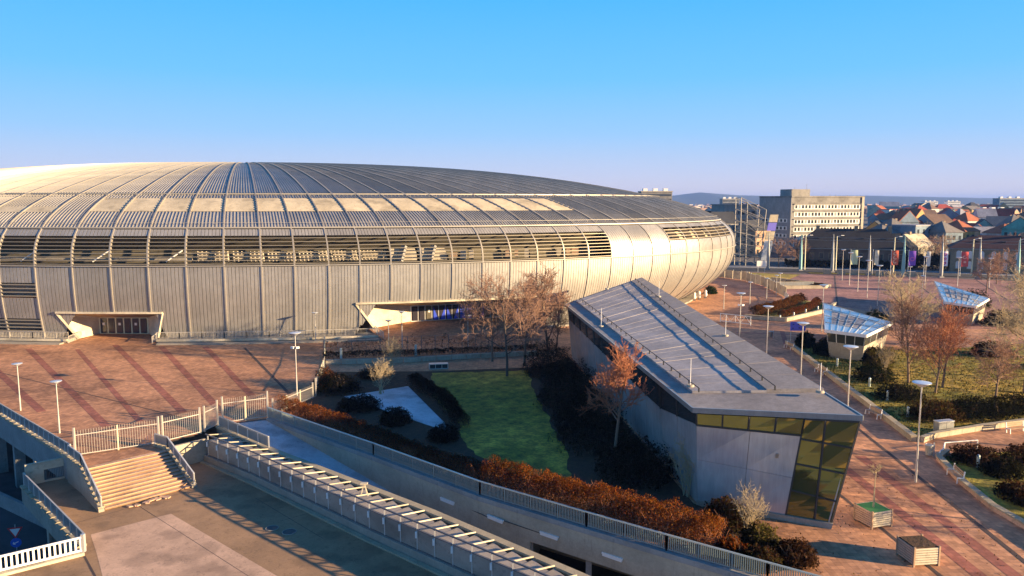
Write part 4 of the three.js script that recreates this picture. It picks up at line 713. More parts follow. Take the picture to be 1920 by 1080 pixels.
// trellis, ledge and skylight behind the garden
{
  const o = thing('trellis', 'long wire trellis overgrown with bare climbers in front of the wide entrance', 'trellis'), line = [[-25.8, -100.2], [-5, -104.2], [4, -106]];
  stations(line, 1.9, .1).forEach(({ p }) => mesh('post', box(.08, 2.4, .08, p[0], 1.2, p[1]), MT.steelDark, o));
  for (const h of [.6, 1.2, 1.8, 2.38]) for (let i = 0; i < 2; i++) mesh('wire', beam(V(line[i][0], h, line[i][1]), V(line[i + 1][0], h, line[i + 1][1]), .03, .03), MT.steelDark, o);
  const led = thing('ledge_wall', 'low pale ledge with a thin rail along the shaded path', 'low wall'), l2 = [[-24.2, -95.2], [-13.9, -96.6], [-4.3, -99.4], [3, -101]];
  for (let i = 0; i < 3; i++) { stations([l2[i], l2[i + 1]], 2, .05).forEach(({ p, d }) => mesh('block', wall([p[0], p[1]], [p[0] + d[0] * 1.9, p[1] + d[1] * 1.9], 0, .6, .45), MT.concretePale, led)); mesh('rail', beam(V(l2[i][0], .72, l2[i][1] + .3), V(l2[i + 1][0], .72, l2[i + 1][1] + .3), .06, .05), MT.steelDark, led); }
  const sk = thing('vent_box', 'low glazed vent box set in the shaded path', 'skylight', null, [-9.3, 0, -92.8], .15); mesh('frame', [box(2.4, .08, .9, 0, .64, 0), box(2.4, .08, .9, 0, .06, 0), box(.08, .6, .9, -1.16, .35, 0), box(.08, .6, .9, 1.16, .35, 0), box(.06, .55, .88, -.4, .35, 0), box(.06, .55, .88, .4, .35, 0)], MT.steel, sk); mesh('pane', box(2.2, .5, .8, 0, .35, 0), MT.glassDark, sk);
  for (const [x, z, l] of [[-22.9, -98.4, 'left end of the trellis'], [-13.2, -100.8, 'middle of the trellis']]) { const b = thing('blue_column', `slim pale-blue marker column at the ${l}`, 'column', 'blue marker columns', [x, 0, z]); mesh('shaft', box(.28, 1.5, .28, 0, .75, 0), MT.railTop, b); mesh('foot', box(.42, .12, .42, 0, .06, 0), MT.concretePale, b); }
}
// forecourt panel wall and gate by the arena's right end
{
  const line = [[57.5, -208], [62, -199], [62.8, -186], [61.8, -175], [60.6, -165.5], [58.8, -157.5], [54.4, -149], [46, -138.4]];
  const o = thing('panel_wall', 'curved cream panel fence round the forecourt at the arena end', 'fence');
  stations(line.slice(0, 5), 3.1, 0).forEach(({ p, d }, i) => { mesh('panel', wall(p, [p[0] + d[0] * 2.9, p[1] + d[1] * 2.9], .1, 2.3 + (i % 3 === 0 ? .2 : 0), .12), i % 4 === 3 ? MT.beige : MT.cream, o); mesh('post', box(.14, 2.6, .14, p[0], 1.3, p[1]), MT.steel, o); });
  guardRail('forecourt_railing', 'grey bar railing curving from the panel fence to the white gate', null, line.slice(4), [.05], { h: 1.2, step: 2.5, slats: .3, panelM: MT.steel, postM: MT.steel });
  const g = thing('truss_gate', 'white trussed gate standing at the forecourt entrance', 'gate', null, [38.6, 0, -127.6], -.75);
  mesh('frame', [box(5.6, .1, .08, 0, 1.55, 0), box(5.6, .1, .08, 0, .25, 0), box(.1, 1.6, .1, -2.8, .8, 0), box(.1, 1.6, .1, 2.8, .8, 0), box(.08, 1.3, .08, 0, .9, 0)], MT.white, g);
  for (let k = 0; k < 6; k++) { const x = -2.8 + k * .933; mesh('brace', beam(V(x, k % 2 ? 1.5 : .3, 0), V(x + .933, k % 2 ? .3 : 1.5, 0), .05, .05), MT.white, g); }
  const ww = thing('trough_wall', 'glass-fronted ramp parapet beside the raised bed on the rose plaza', 'wall'); mesh('panel', wall([62.6, -183.5], [75, -184.5], .05, 1.2, .1), MT.guard, ww); mesh('cap', wall([62.6, -183.5], [75, -184.5], 1.2, 1.3, .2), MT.concretePale, ww);
  [[38.9, -158.2, 'left'], [40.4, -160, 'middle'], [42.4, -162.4, 'right']].forEach(([x, z, l]) => { const f = thing('wrapped_parasol', `white wrapped bundle under the arena bulge, ${l} of three`, 'parasol', 'white wrapped bundles', [x, 0, z]); const q = new THREE.LatheGeometry([[.02, .25], [.34, .4], [.42, .8], [.3, 1.2], [.36, 1.5], [.2, 1.75], [.02, 1.85]].map(p => new THREE.Vector2(...p)), 9); mesh('cover', q, MT.white, f); mesh('stand', box(.5, .24, .5, 0, .12, 0), MT.steelDark, f); });
}

// ---------------------------------------------------------------- vegetation
function tubeInto(pos, nor, a, b, r0, r1, n) {
  const d = b.clone().sub(a).normalize(), s = Math.abs(d.y) < .95 ? V(0, 1, 0).cross(d).normalize() : V(1, 0, 0).cross(d).normalize(), u = d.clone().cross(s), P = [];
  for (let i = 0; i < n; i++) { const t = i / n * Math.PI * 2, c = Math.cos(t), q = Math.sin(t); P.push([s.x * c + u.x * q, s.y * c + u.y * q, s.z * c + u.z * q]); }
  for (let i = 0; i < n; i++) { const k = P[i], l = P[(i + 1) % n]; for (const [v, o, r] of [[k, a, r0], [l, a, r0], [l, b, r1], [k, a, r0], [l, b, r1], [k, b, r1]]) { pos.push(o.x + v[0] * r, o.y + v[1] * r, o.z + v[2] * r); nor.push(v[0], v[1], v[2]); } }
}
function arr(pos, nor, col) { const g = new THREE.BufferGeometry(); g.setAttribute('position', new THREE.Float32BufferAttribute(pos, 3)); g.setAttribute('normal', new THREE.Float32BufferAttribute(nor, 3)); uvBox(g); if (col) g.setAttribute('color', new THREE.Float32BufferAttribute(col, 3)); return g; }
// bare winter tree: trunk and limbs in one part, fine branches and twigs in the other
function bareTree(seed, { H = 8, trunk = .3, r = .16, limbs = 9, up = .6, len = .5, sub = 6, sub2 = 5, sub3 = 3, stems = 1, thin = .011, droop = 0 }) {
  const R = rng(seed), tp = [], tn = [], cp = [], cn = [];
  const rv = k => V((R() - .5) * k, (R() - .5) * k, (R() - .5) * k);
  const grow = (p, d, L, rad, lev) => {
    const n = lev === 0 ? 5 : lev === 1 ? 4 : lev === 2 ? 3 : 2; let q = p.clone(), dir = d.clone(), rr = rad;
    const nodes = [];
    for (let i = 0; i < n; i++) {
      dir.add(rv(lev ? .42 : .14)).add(V(0, lev ? .10 * up - droop * lev * .1 : .05, 0)).normalize();
      const e = q.clone().addScaledVector(dir, L / n), r1 = Math.max(thin * .6, rad * (1 - (i + 1) / n * (lev > 2 ? .5 : .72)));
      lev < 2 ? tubeInto(tp, tn, q, e, rr, r1, lev ? 5 : 8) : tubeInto(cp, cn, q, e, rr, r1, 3);
      q = e; rr = r1; nodes.push([q.clone(), dir.clone(), rr, (i + 1) / n]);
    }
    if (lev >= 4) return;
    const cnt = [limbs, sub, sub2, sub3][lev];
    for (let k = 0; k < cnt; k++) {
      const t = lev === 0 ? trunk + (1 - trunk) * (k + R()) / cnt : .25 + .75 * (k + R()) / cnt, f = t * n - 1e-6, i = Math.min(n - 1, Math.floor(f)), fr = f - i, a = i ? nodes[i - 1][0] : p, base = a.clone().lerp(nodes[i][0], fr), dd = nodes[i][1];
      const az = R() * Math.PI * 2, side = V(Math.cos(az), 0, Math.sin(az)), dir2 = lev === 0 ? side.clone().multiplyScalar(1 - up * .55).add(V(0, up * (.5 + t * .6), 0)).normalize() : dd.clone().multiplyScalar(.75).add(rv(1.5)).normalize();
      const L2 = lev === 0 ? H * len * (1.15 - t * .55) * (.8 + R() * .4) : L * (.62 - .08 * lev) * (.7 + R() * .6), r2 = Math.max(thin, Math.min(nodes[i][2] * .9, rad * (lev === 0 ? .42 : .5)));
      grow(base, dir2, L2, r2, lev + 1);
    }
  };
  for (let s = 0; s < stems; s++) grow(V(stems > 1 ? (R() - .5) * .5 : 0, 0, stems > 1 ? (R() - .5) * .5 : 0), V(stems > 1 ? (R() - .5) * .5 : (R() - .5) * .06, 1, stems > 1 ? (R() - .5) * .5 : 0).normalize(), H * (stems > 1 ? .8 : .86), r, 0);
  return { trunk: arr(tp, tn), crown: arr(cp, cn) };
}
const KIND = {
  broad: bareTree(11, { H: 9, limbs: 12, up: .45, len: .52, sub: 8, sub2: 6, sub3: 5, thin: .018 }),
  upright: bareTree(23, { H: 9, limbs: 12, up: .95, len: .46, sub: 8, sub2: 6, sub3: 6, trunk: .2, thin: .018 }),
  round: bareTree(37, { H: 7, limbs: 14, up: .55, len: .42, sub: 8, sub2: 6, sub3: 6, trunk: .42, thin: .016 }),
  far: bareTree(51, { H: 9, limbs: 10, up: .6, len: .45, sub: 6, sub2: 5, sub3: 3, thin: .03, trunk: .25 }),
  oval: bareTree(41, { H: 9.4, limbs: 16, up: .75, len: .27, sub: 8, sub2: 6, sub3: 6, trunk: .45, thin: .015 }),
  sapling: bareTree(45, { H: 3.2, limbs: 9, up: .5, len: .17, sub: 5, sub2: 4, sub3: 3, trunk: .82, thin: .009, r: .06 }),
  bush: bareTree(63, { H: 2.4, limbs: 4, up: .9, len: .5, sub: 5, sub2: 4, sub3: 2, stems: 6, r: .035, thin: .008, trunk: .1 }),
};
function tree(kind, name, label, group, [x, z], s, twig, bark = MT.bark, turn = 0, sy = 1) {
  const o = thing(name, label, 'tree', group, [x, 0, z], turn); o.scale.set(s, s * sy, s);
  mesh('trunk', KIND[kind].trunk, bark, o); mesh('crown', KIND[kind].crown, twig, o); return o;
}
tree('oval', 'bare_tree', 'reddish bare tree growing in front of the pavilion wall, its crown in sun', 'bare garden trees', [8.2, -57.6], 1.0, MT.twigRed, MT.bark, .4);
tree('upright', 'bare_tree', 'tall grey-brown bare tree between the wide entrance and the wedge pavilion', 'bare garden trees', [4.8, -97.5], 1.18, MT.twig, MT.bark, 1);
tree('broad', 'bare_tree', 'spreading bare tree on the shaded lawn, left of the tall upright one', 'bare garden trees', [-.6, -88.5], 1.12, MT.twig, MT.barkDark, 2);
tree('broad', 'bare_tree', 'bare tree behind the shaded lawn in front of the wide entrance', 'bare garden trees', [-2.6, -97], 1.05, MT.twig, MT.bark, 4.2);
tree('upright', 'bare_tree', 'tall bare tree just left of the tallest one by the pavilion corner', 'bare garden trees', [1.6, -94.5], 1.08, MT.twig, MT.bark, 2.4);
tree('upright', 'bare_tree', 'small bare tree beside the far left corner of the wedge pavilion', 'bare garden trees', [6.3, -104.5], .8, MT.twig, MT.bark, 3);
tree('upright', 'bare_tree', 'dense pinkish bare tree on the lawn, left of the pair of slanting trunks', 'bare lawn trees', [46.2, -85.2], .98, MT.twig, MT.bark, .6);
tree('upright', 'bare_tree', 'bare tree with slanting trunk on the lawn, nearer of the pair', 'bare lawn trees', [46.7, -80.5], .85, MT.twigRed, MT.bark, 2.2);
tree('upright', 'bare_tree', 'bare tree with slanting trunk on the lawn, farther of the pair', 'bare lawn trees', [48.9, -83], .9, MT.twigRed, MT.bark, 3.7);
tree('round', 'bare_tree', 'small bare tree at the front of the lawn near the right edge', 'bare lawn trees', [50.1, -75.6], .85, MT.twig, MT.bark, 5);
tree('broad', 'bare_tree', 'bare tree behind the lawn between the two glass pavilions', 'bare lawn trees', [58, -109.5], .95, MT.twigPale, MT.barkDark, 1.4);
tree('broad', 'bare_tree', 'bare spreading tree right behind the nearer glass pavilion', 'bare lawn trees', [62, -116], .8, MT.twigPale, MT.barkDark, 2.9);
tree('broad', 'bare_tree', 'large bare tree reaching in from the right edge of the lawn', 'bare lawn trees', [56.5, -80.5], 1.05, MT.twigPale, MT.bark, .2);
tree('round', 'bare_tree', 'bare yellowish tree right of the farther glass pavilion', 'bare lawn trees', [96, -135], 1.1, MT.twigPale, MT.bark, 1.1);
tree('upright', 'bare_tree', 'tall bare tree at the right edge beyond the farther glass pavilion', 'bare lawn trees', [101, -142], 1.1, MT.twigPale, MT.bark, 2.6);
tree('round', 'bare_tree', 'rounded bare tree beyond the farther glass pavilion, by the road', 'bare lawn trees', [110, -172], 1.0, MT.twig, MT.bark, .5);
tree('round', 'bare_tree', 'rounded bare tree in front of the tan brick house at the right', 'bare lawn trees', [124, -190], 1.0, MT.twig, MT.bark, 1.9);
tree('broad', 'bare_tree', 'broad bare tree at the right edge of the lawn, nearest of three', 'bare lawn trees', [62, -87], 1.0, MT.twigPale, MT.bark, 4.4);
tree('broad', 'bare_tree', 'broad bare tree at the right edge of the lawn, middle of three', 'bare lawn trees', [70, -99], 1.1, MT.twigPale, MT.bark, 5.4);
tree('upright', 'bare_tree', 'tall bare tree at the right edge of the lawn, farthest of three', 'bare lawn trees', [82, -116], 1.1, MT.twigPale, MT.bark, .9);
tree('round', 'bare_tree', 'bare tree on the lawn far right beside the side path', 'bare lawn trees', [76, -104], 1.0, MT.twigPale, MT.bark, 3.4);
{ const t = tree('sapling', 'bare_tree', 'tiny bare sapling standing in the timber planter', null, [23.7, -47.0], 1, MT.twigPale, MT.twigPale, 0, .95); t.position.y = 1.1; }
[[43.5, -43.5, 'nearest of four'], [46.5, -49.5, 'second of four'], [45.5, -55.5, 'third of four'], [52, -60, 'farthest of four']].forEach(([x, z, l], i) => tree('broad', 'bare_tree', `spreading bare tree beyond the shrub bed right of the red paving, ${l}`, 'bare trees right of the paving', [x, z], .85 + .08 * i, MT.twig, MT.bark, i * 1.7));
function leafCloud(seed, n, place, size, palette, up = .3) { // many small leaf faces
  const R = rng(seed), pos = [], nor = [], col = [];
  for (let i = 0; i < n; i++) {
    const p = place(R); if (!p) continue;
    const a = V(R() - .5, R() - .5 + up * .3, R() - .5).normalize(), b = V(R() - .5, R() - .5, R() - .5).cross(a).normalize(), c = a.clone().cross(b), s = size * (.6 + R() * .8), k = palette[Math.floor(R() * palette.length)], j = .7 + R() * .6;
    const q = [p.clone().addScaledVector(a, -s), p.clone().addScaledVector(b, s * .55), p.clone().addScaledVector(a, s), p.clone().addScaledVector(b, -s * .55)];
    for (const t of [0, 1, 2, 0, 2, 3]) { pos.push(q[t].x, q[t].y, q[t].z); nor.push(c.x, c.y, c.z); col.push(k[0] * j, k[1] * j, k[2] * j); }
  }
  return arr(pos, nor, col);
}
const ORANGE = [[.88, .27, .05], [.78, .20, .04], [.92, .42, .10], [.62, .18, .05], [.82, .33, .08]], GREEN = [[.05, .085, .025], [.035, .06, .02], [.08, .11, .03]], OLIVE = [[.24, .21, .07], [.17, .15, .05], [.3, .22, .09]], BROWN = [[.22, .11, .06], [.15, .09, .05], [.28, .13, .07]], YGREEN = [[.42, .38, .11], [.28, .28, .08], [.48, .36, .14]], DARK = [[.045, .055, .03], [.035, .045, .025], [.07, .06, .035]];
function stemsAlong(seed, n, place, h, r) { const R = rng(seed), pos = [], nor = []; for (let i = 0; i < n; i++) { const p = place(R), d = V((R() - .5) * .7, 1, (R() - .5) * .7).normalize(); const m = p.clone().addScaledVector(d, h * (.5 + R() * .5)); tubeInto(pos, nor, p, m, r, r * .6, 3); for (let k = 0; k < 3; k++) { const q = p.clone().lerp(m, .4 + .6 * R()); tubeInto(pos, nor, q, q.clone().add(V((R() - .5) * .7, .25 + R() * .4, (R() - .5) * .7)), r * .6, r * .3, 3); } } return arr(pos, nor); }
function hedge(name, label, cat, group, line, w, h, n, palette, leaf = .07, seed = 1, hv = .3) {
  const o = thing(name, label, cat, group), L = line.slice(1).map((p, i) => dist2(line[i], p)), T = L.reduce((a, b) => a + b, 0), bump = fbm(seed + 500, [[16, 1], [40, .7]]);
  const spot = (R, d = 1) => { let s = R() * T, i = 0; while (s > L[i] && i < L.length - 1) s -= L[i++]; const p = lerp2(line[i], line[i + 1], s / L[i]), dx = (line[i + 1][0] - line[i][0]) / L[i], dz = (line[i + 1][1] - line[i][1]) / L[i], o2 = (R() + R() - 1) * w / 2 * d; return { x: p[0] - dz * o2, z: p[1] + dx * o2, o: Math.abs(o2) / (w / 2) }; };
  const top = (x, z) => h * (1 - hv + 2 * hv * bump(x / 14 + 5, z / 14 + 5));
  const tw = MT.twigRed;
  mesh('foliage', leafCloud(seed, n, R => { const s = spot(R), t = top(s.x, s.z) * Math.sqrt(1 - s.o * s.o * .75), k = Math.pow(R(), .45); return V(s.x, t * k, s.z); }, leaf, palette), MT.leaf, o, 'stuff');
  mesh('stems', stemsAlong(seed + 3, Math.round(n / 45), R => { const s = spot(R, .9); return V(s.x, 0, s.z); }, h * .85, .012), palette === ORANGE ? tw : MT.barkDark, o, 'stuff');
}
const hl = [[-23.2, -73.0], [-17.2, -67.4], [-11.4, -62.2], [-6.4, -57.4], [-1.7, -53.3], [3.6, -49.4], [8.8, -45.7], [12.6, -43.1]];
hedge('hedge', 'fiery orange leafy hedge along the ramp railing, its lit upper end', 'hedge', 'orange hedges along the ramp', hl.slice(0, 3), 2.0, 1.75, 15000, ORANGE, .05, 3);
hedge('hedge', 'orange hedge in the pavilion shadow along the ramp railing', 'hedge', 'orange hedges along the ramp', hl.slice(2, 5), 2.2, 1.6, 15000, ORANGE, .05, 5);
hedge('hedge', 'broad bright orange hedge along the lower end of the ramp railing', 'hedge', 'orange hedges along the ramp', hl.slice(4), 3.6, 2.1, 27000, ORANGE, .055, 7);
hedge('hedge', 'brown clipped hedge between the paved triangle and the shaded lawn', 'hedge', null, [[-11.6, -84.4], [-7.4, -77], [-4.6, -67.5]], 2.0, 1.5, 11000, BROWN, .07, 9);
hedge('hedge', 'rusty brown hedge bank along the forecourt railing at the arena end', 'hedge', 'rusty hedges at the forecourt', [[44.5, -135.8], [50, -141], [56, -148.5], [60.5, -155]], 3.2, 1.9, 9000, [[.42, .17, .06], [.50, .18, .05], [.32, .2, .08]], .13, 11);
hedge('hedge', 'second rusty hedge on the yellow grass bed, right of the bank', 'hedge', 'rusty hedges at the forecourt', [[49, -134.5], [55, -140.5], [60, -147], [63.5, -154]], 2.0, 1.3, 6000, [[.46, .16, .05], [.60, .16, .05], [.36, .2, .08]], .13, 13);
hedge('hedge', 'low brown hedge in the raised bed on the rose plaza', 'hedge', null, [[70, -190], [77, -184]], 4, .9, 2500, BROWN, .16, 15);
hedge('climbers', 'dark bare climbers growing on the wire trellis', 'climber', null, [[-25.8, -100.2], [-5, -104.2], [4, -106]], .7, 2.2, 2400, [...DARK, ...BROWN], .09, 17, .45);
hedge('hedge', 'dark low hedge at the foot of the trellis', 'hedge', null, [[-25.4, -98.6], [-4.8, -102.4], [3.6, -104.2]], 1.4, .9, 6000, DARK, .09, 19);
function shrub(name, label, group, [x, z], rx, h, rz, n, palette, leaf = .08, seed = 1) {
  const o = thing(name, label, 'shrub', group, [x, 0, z]), b = fbm(seed + 90, [[8, 1], [20, .8]]);
  mesh('foliage', leafCloud(seed, n, R => { const t = R() * Math.PI * 2, c = R(), s = Math.sqrt(1 - c * c), k = Math.pow(R(), .3) * (.68 + .6 * b(t / 6.2832, c)); return V(Math.cos(t) * s * rx * k, .1 + c * h * k, Math.sin(t) * s * rz * k); }, leaf, palette), MT.leaf, o, 'stuff');
  mesh('stems', stemsAlong(seed + 7, 22, R => V((R() - .5) * rx, 0, (R() - .5) * rz), h * .9, .014), MT.bark, o, 'stuff');
}
[['dark evergreen bush mass at the foot of the pavilion wall, farthest', [4.6, -90], 3.4, 4.0, 5.0, 7500, DARK], ['dark evergreen bush mass against the pavilion wall behind the red tree', [6.0, -76], 3.8, 4.3, 6.5, 9500, DARK], ['dark evergreen bush mass under the red bare tree', [7.0, -64.5], 3.6, 4.0, 5.5, 9000, DARK], ['dark bush at the near foot of the pavilion wall, right of the red tree', [9.6, -55.2], 3.2, 3.0, 3.2, 7000, DARK],
['dark shrub in the garden corner beside the bar fence', [-19.4, -81.5], 2.6, 1.9, 2.6, 4200, DARK], ['reddish shrub by the bar fence near the floodlit lamp', [-21.4, -83.5], 1.3, 2.2, 2.4, 2600, [...BROWN, ...ORANGE.slice(0, 1)]], ['dark low shrub left of the paved triangle', [-15.6, -74.4], 2.4, 1.2, 2.6, 3600, DARK], ['dark shrub at the lower tip of the paved triangle', [-6.0, -64.2], 1.5, 1.4, 1.4, 2400, DARK], ['low green shrub between the orange hedge and the paved triangle', [-11.2, -69.6], 1.6, 1.3, 2.2, 2800, GREEN], ['dark shrub behind the paved triangle near the path', [-16.5, -87.6], 2.2, 1.2, 1.6, 2600, DARK],
['brown leafy shrub between the orange hedge and the pavilion plinth', [14.0, -46.6], 1.7, 1.7, 1.5, 4200, [...BROWN, ...OLIVE]], ['yellow-green shrub at the lower end of the garden', [15.2, -43.6], 1.3, 1.4, 1.2, 3400, YGREEN], ['brown twiggy shrub at the tip of the garden beside the paving', [16.6, -41.6], 1.3, 1.2, 1.3, 3200, BROWN], ['olive shrub in front of the railing end at bottom', [14.4, -41.0], 1.2, 1.1, 1.0, 3000, [...OLIVE, ...BROWN]], ['vivid orange leafy shrub at the lower tip of the hedge', [12.9, -42.0], 1.0, 1.3, .8, 2600, [[.62, .17, .03], [.5, .12, .03], [.66, .26, .06]]],
['round dark green bush on the lawn below the nearer pavilion', [42.8, -86.6], 2.4, 1.8, 2.4, 4200, GREEN], ['dark spreading conifer by the lawn lamp', [41.6, -78.2], 2.7, 1.5, 2.2, 4200, DARK], ['mixed brown and green shrubs behind the large lawn lamp', [41, -70.6], 3.0, 1.9, 2.0, 5000, [...OLIVE, ...BROWN]], ['dark bush mass behind the utility cabinet', [45.5, -71.5], 4.2, 1.9, 2.4, 6500, DARK], ['dark bush mass at the right edge behind the bench', [52, -73.4], 4, 1.7, 2.4, 5600, DARK],
['dark green shrub left of the nearer glass pavilion', [42.7, -107.2], 1.5, 2.0, 1.6, 2400, GREEN], ['brown shrub in front of the nearer glass pavilion', [43.6, -101.6], 2.0, 2.1, 2.4, 3600, OLIVE], ['olive shrub at the right wall of the nearer glass pavilion', [48.2, -97.6], 2.4, 1.7, 2.2, 3600, OLIVE], ['yellowish bare shrub on the lawn right of the nearer pavilion', [46.8, -93.6], 2.0, 2.0, 1.8, 3200, YGREEN], ['dark evergreen behind the nearer glass pavilion', [60, -122], 2.8, 3.2, 2.8, 3600, GREEN],
['dark evergreen left behind the farther glass pavilion', [92, -148], 3.6, 3.4, 3.4, 3600, GREEN], ['dark bush right of the farther glass pavilion', [84, -126.5], 3.6, 2.4, 3, 4000, DARK], ['green hedge bush right of the farther pavilion by the far lawn', [92, -127], 3.4, 2.2, 3, 3600, GREEN], ['brown shrub clump at the back edge of the lawn', [66, -101], 3.0, 1.8, 2.2, 3600, BROWN], ['brown bush at the far right of the lawn', [72, -92], 3.2, 1.9, 2.4, 3600, OLIVE],
['brown shrub in the bed behind the bent white rail', [37.6, -58.6], 2.2, 1.3, 1.8, 3600, BROWN], ['dark shrub in the lower right bed beside the bollard light', [37.9, -55.6], 1.6, 1.3, 1.5, 3000, DARK], ['brown shrub in the lower right bed along the pink kerb wall', [36.2, -50.6], 1.7, 1.1, 2.4, 4000, BROWN], ['pinkish twiggy shrub at the right edge above the lower lawn', [41.5, -58.4], 2, 1.4, 1.6, 3000, BROWN], ['brown shrub in the corner of the lower right bed', [35.4, -45.4], 1.6, .9, 2.4, 3200, BROWN], ['green shrub under the arena bulge by the white bundles', [45.5, -170], 1.6, 1.8, 1.6, 1400, [[.05, .16, .03], [.07, .2, .04]]]
].forEach(([label, p, rx, h, rz, n, pal], i) => shrub('shrub', label, 'garden shrubs', p, rx, h, rz, n, pal, Math.hypot(...p) > 105 ? .14 : .085, 100 + i));
function twigBush(label, [x, z], s, m) { const o = thing('twig_bush', label, 'shrub', 'bare twig bushes', [x, 0, z]); o.scale.setScalar(s); mesh('stems', KIND.bush.trunk, m, o); mesh('twigs', KIND.bush.crown, m, o); }
twigBush('pale sunlit leafless bush at the edge of the paved triangle', [-14.4, -80.2], 1.35, MT.twigPale); twigBush('pale leafless bush on the shaded path in front of the trellis', [-15.4, -93.6], 1.35, MT.twigPale); twigBush('pale straggling bush in front of the pavilion front wall', [12.6, -51.6], 1.5, MT.twigPale); twigBush('grey leafless bush behind the brown shrubs by the pavilion plinth', [15.0, -45.2], 1.1, MT.twigPale); twigBush('straw-coloured leafless bush on the lawn near the dark conifer', [46.4, -91], 1.2, MT.twigPale); twigBush('leafless bush in the lower right bed', [38.6, -52.5], .8, MT.twigPale);
{ // fallen leaves on the red paving
  const R = rng(303), o = leafCloud(303, 420, () => V(17 + R() * 14, .035, -56 + R() * 18), .06, [[.4, .25, .1], [.5, .36, .16], [.25, .12, .05]], 2); const m = mesh(numbered('fallen_leaves'), o, MT.leaf, scene); m.userData = { kind: 'stuff', label: 'dry fallen leaves scattered on the red paving', category: 'leaves' };
  // tufts of rough grass on the lawns
  const poly = [[41.2, -109.5], [36.0, -65], [48, -70.5], [62, -75], [100, -87], [98, -117], [66, -106], [47, -108]], inside = (x, z) => { let c = false; for (let i = 0, j = poly.length - 1; i < poly.length; j = i++) if ((poly[i][1] > z) !== (poly[j][1] > z) && x < (poly[j][0] - poly[i][0]) * (z - poly[i][1]) / (poly[j][1] - poly[i][1]) + poly[i][0]) c = !c; return c; };
  const gr = leafCloud(305, 26000, Q => { const x = 36 + Q() * 34, z = -110 + Q() * 46; return inside(x, z) ? V(x, .05, z) : null; }, .09, [[.30, .27, .05], [.22, .24, .05], [.38, .28, .09]], 6); const g = mesh(numbered('grass_tufts'), gr, MT.leaf, scene); g.userData = { kind: 'stuff', label: 'rough winter grass tufts on the large lawn', category: 'grass' };
}

// ---------------------------------------------------------------- beyond the plaza: pylons, flags, tower, street lamps
const uCone = (() => { const pts = [[.42, 0], [.5, 1.2], [.46, 4.2], [.3, 7.2], [.05, 11.4], [0, 11.5]].map(p => new THREE.Vector2(...p)); return uvBox(new THREE.LatheGeometry(pts, 10)); })();
[[79.4, -231], [88.2, -227.6], [95.6, -222.2], [102.6, -214], [110.2, -209.6], [119.1, -206.4], [126.8, -202], [135.2, -198.8]].forEach(([x, z], i) => {
  const o = thing('pylon', `slender tapering pylon along the far plaza edge, ${['first', 'second', 'third', 'fourth', 'fifth', 'sixth', 'seventh', 'eighth'][i]} from the left`, 'pylon', 'tapering pylons along the road', [x, 0, z]); mesh('shaft', uCone, i % 3 === 1 ? MT.teal : MT.guard, o); mesh('base', box(1.2, .4, 1.2, 0, .2, 0), MT.concreteGrey, o);
});
[[91, -231.5], [99.8, -229.5], [114, -222.5], [131, -212], [141.6, -208.5]].forEach(([x, z], i) => { const o = thing('road_lamp', `tall road lamp with short arm, ${['first', 'second', 'third', 'fourth', 'fifth'][i]} from the left beyond the plaza`, 'street lamp', 'road lamps', [x, 0, z]); mesh('mast', cyl(V(0, 0, 0), V(0, 10.4, 0), .22, .13), MT.doorFrame, o); mesh('arm', beam(V(0, 10.3, 0), V(1.4, 10.7, .2), .12, .12), MT.steel, o); mesh('lantern', box(.9, .16, .35, 1.6, 10.7, .2), MT.white, o); });
function bannerTex(a, b, fn) { const c = document.createElement('canvas'); c.width = 64; c.height = 160; const x = c.getContext('2d'); x.fillStyle = a; x.fillRect(0, 0, 64, 160); x.strokeStyle = x.fillStyle = b; x.lineWidth = 9; fn(x); const t = new THREE.CanvasTexture(c); t.colorSpace = THREE.SRGBColorSpace; return t; }
[['pale green', '#c9d3a4', '#e7e6c0', x => { x.fillRect(8, 20, 14, 120); }], ['cream', '#e6dcc0', '#c9b48c', x => { x.fillRect(10, 70, 44, 8); }], ['orange-red', '#d9694c', '#f0c8a8', x => { for (let k = 0; k < 3; k++) { x.beginPath(); x.arc(32, 35 + k * 44, 14, .5, 4.5); x.stroke(); } }], ['purple', '#8a58c0', '#e070b0', x => { x.beginPath(); x.arc(32, 90, 18, 0, 6.3); x.stroke(); }], ['narrow white', '#e4ddd0', '#d0c6b4', x => { x.fillRect(10, 30, 10, 100); }], ['white and magenta', '#efe6ec', '#c22478', x => { for (let k = 0; k < 3; k++) { x.beginPath(); x.arc(32, 34 + k * 46, 14, -1.2, 3.4); x.stroke(); x.beginPath(); x.moveTo(20, 20 + k * 46); x.lineTo(36, 34 + k * 46); x.stroke(); } }], ['coral', '#d85a55', '#f2b8a0', x => { x.beginPath(); x.arc(30, 60, 14, 0, 5); x.stroke(); x.beginPath(); x.arc(34, 112, 12, 0, 6.3); x.fill(); }]].forEach(([n, a, b, fn], i) => {
  const [x, z] = [[98.6, -217], [104.6, -216], [109.4, -215], [113.6, -213.5], [116.8, -211], [121.6, -211.5], [126.5, -210]][i];
  const o = thing('banner_flag', `${n} banner flag hanging from a pole by the road`, 'flag', 'banner flags along the road', [x, 0, z], -.2); mesh('pole', cyl(V(0, 0, 0), V(0, 7.2, 0), .08, .06), MT.white, o);
  const g = new THREE.PlaneGeometry(n === 'narrow white' || n === 'cream' ? 1.1 : 1.8, 4.2, 6, 6); const p = g.attributes.position; for (let k = 0; k < p.count; k++) p.setZ(k, .12 * Math.sin(p.getX(k) * 2.4 + p.getY(k) * .8)); g.computeVertexNormals(); g.translate(1.0, 4.9, .1); g.userData.done = true;
  mesh('cloth', g, new THREE.MeshStandardMaterial({ map: bannerTex(a, b, fn), roughness: .9, side: THREE.DoubleSide }), o);
});
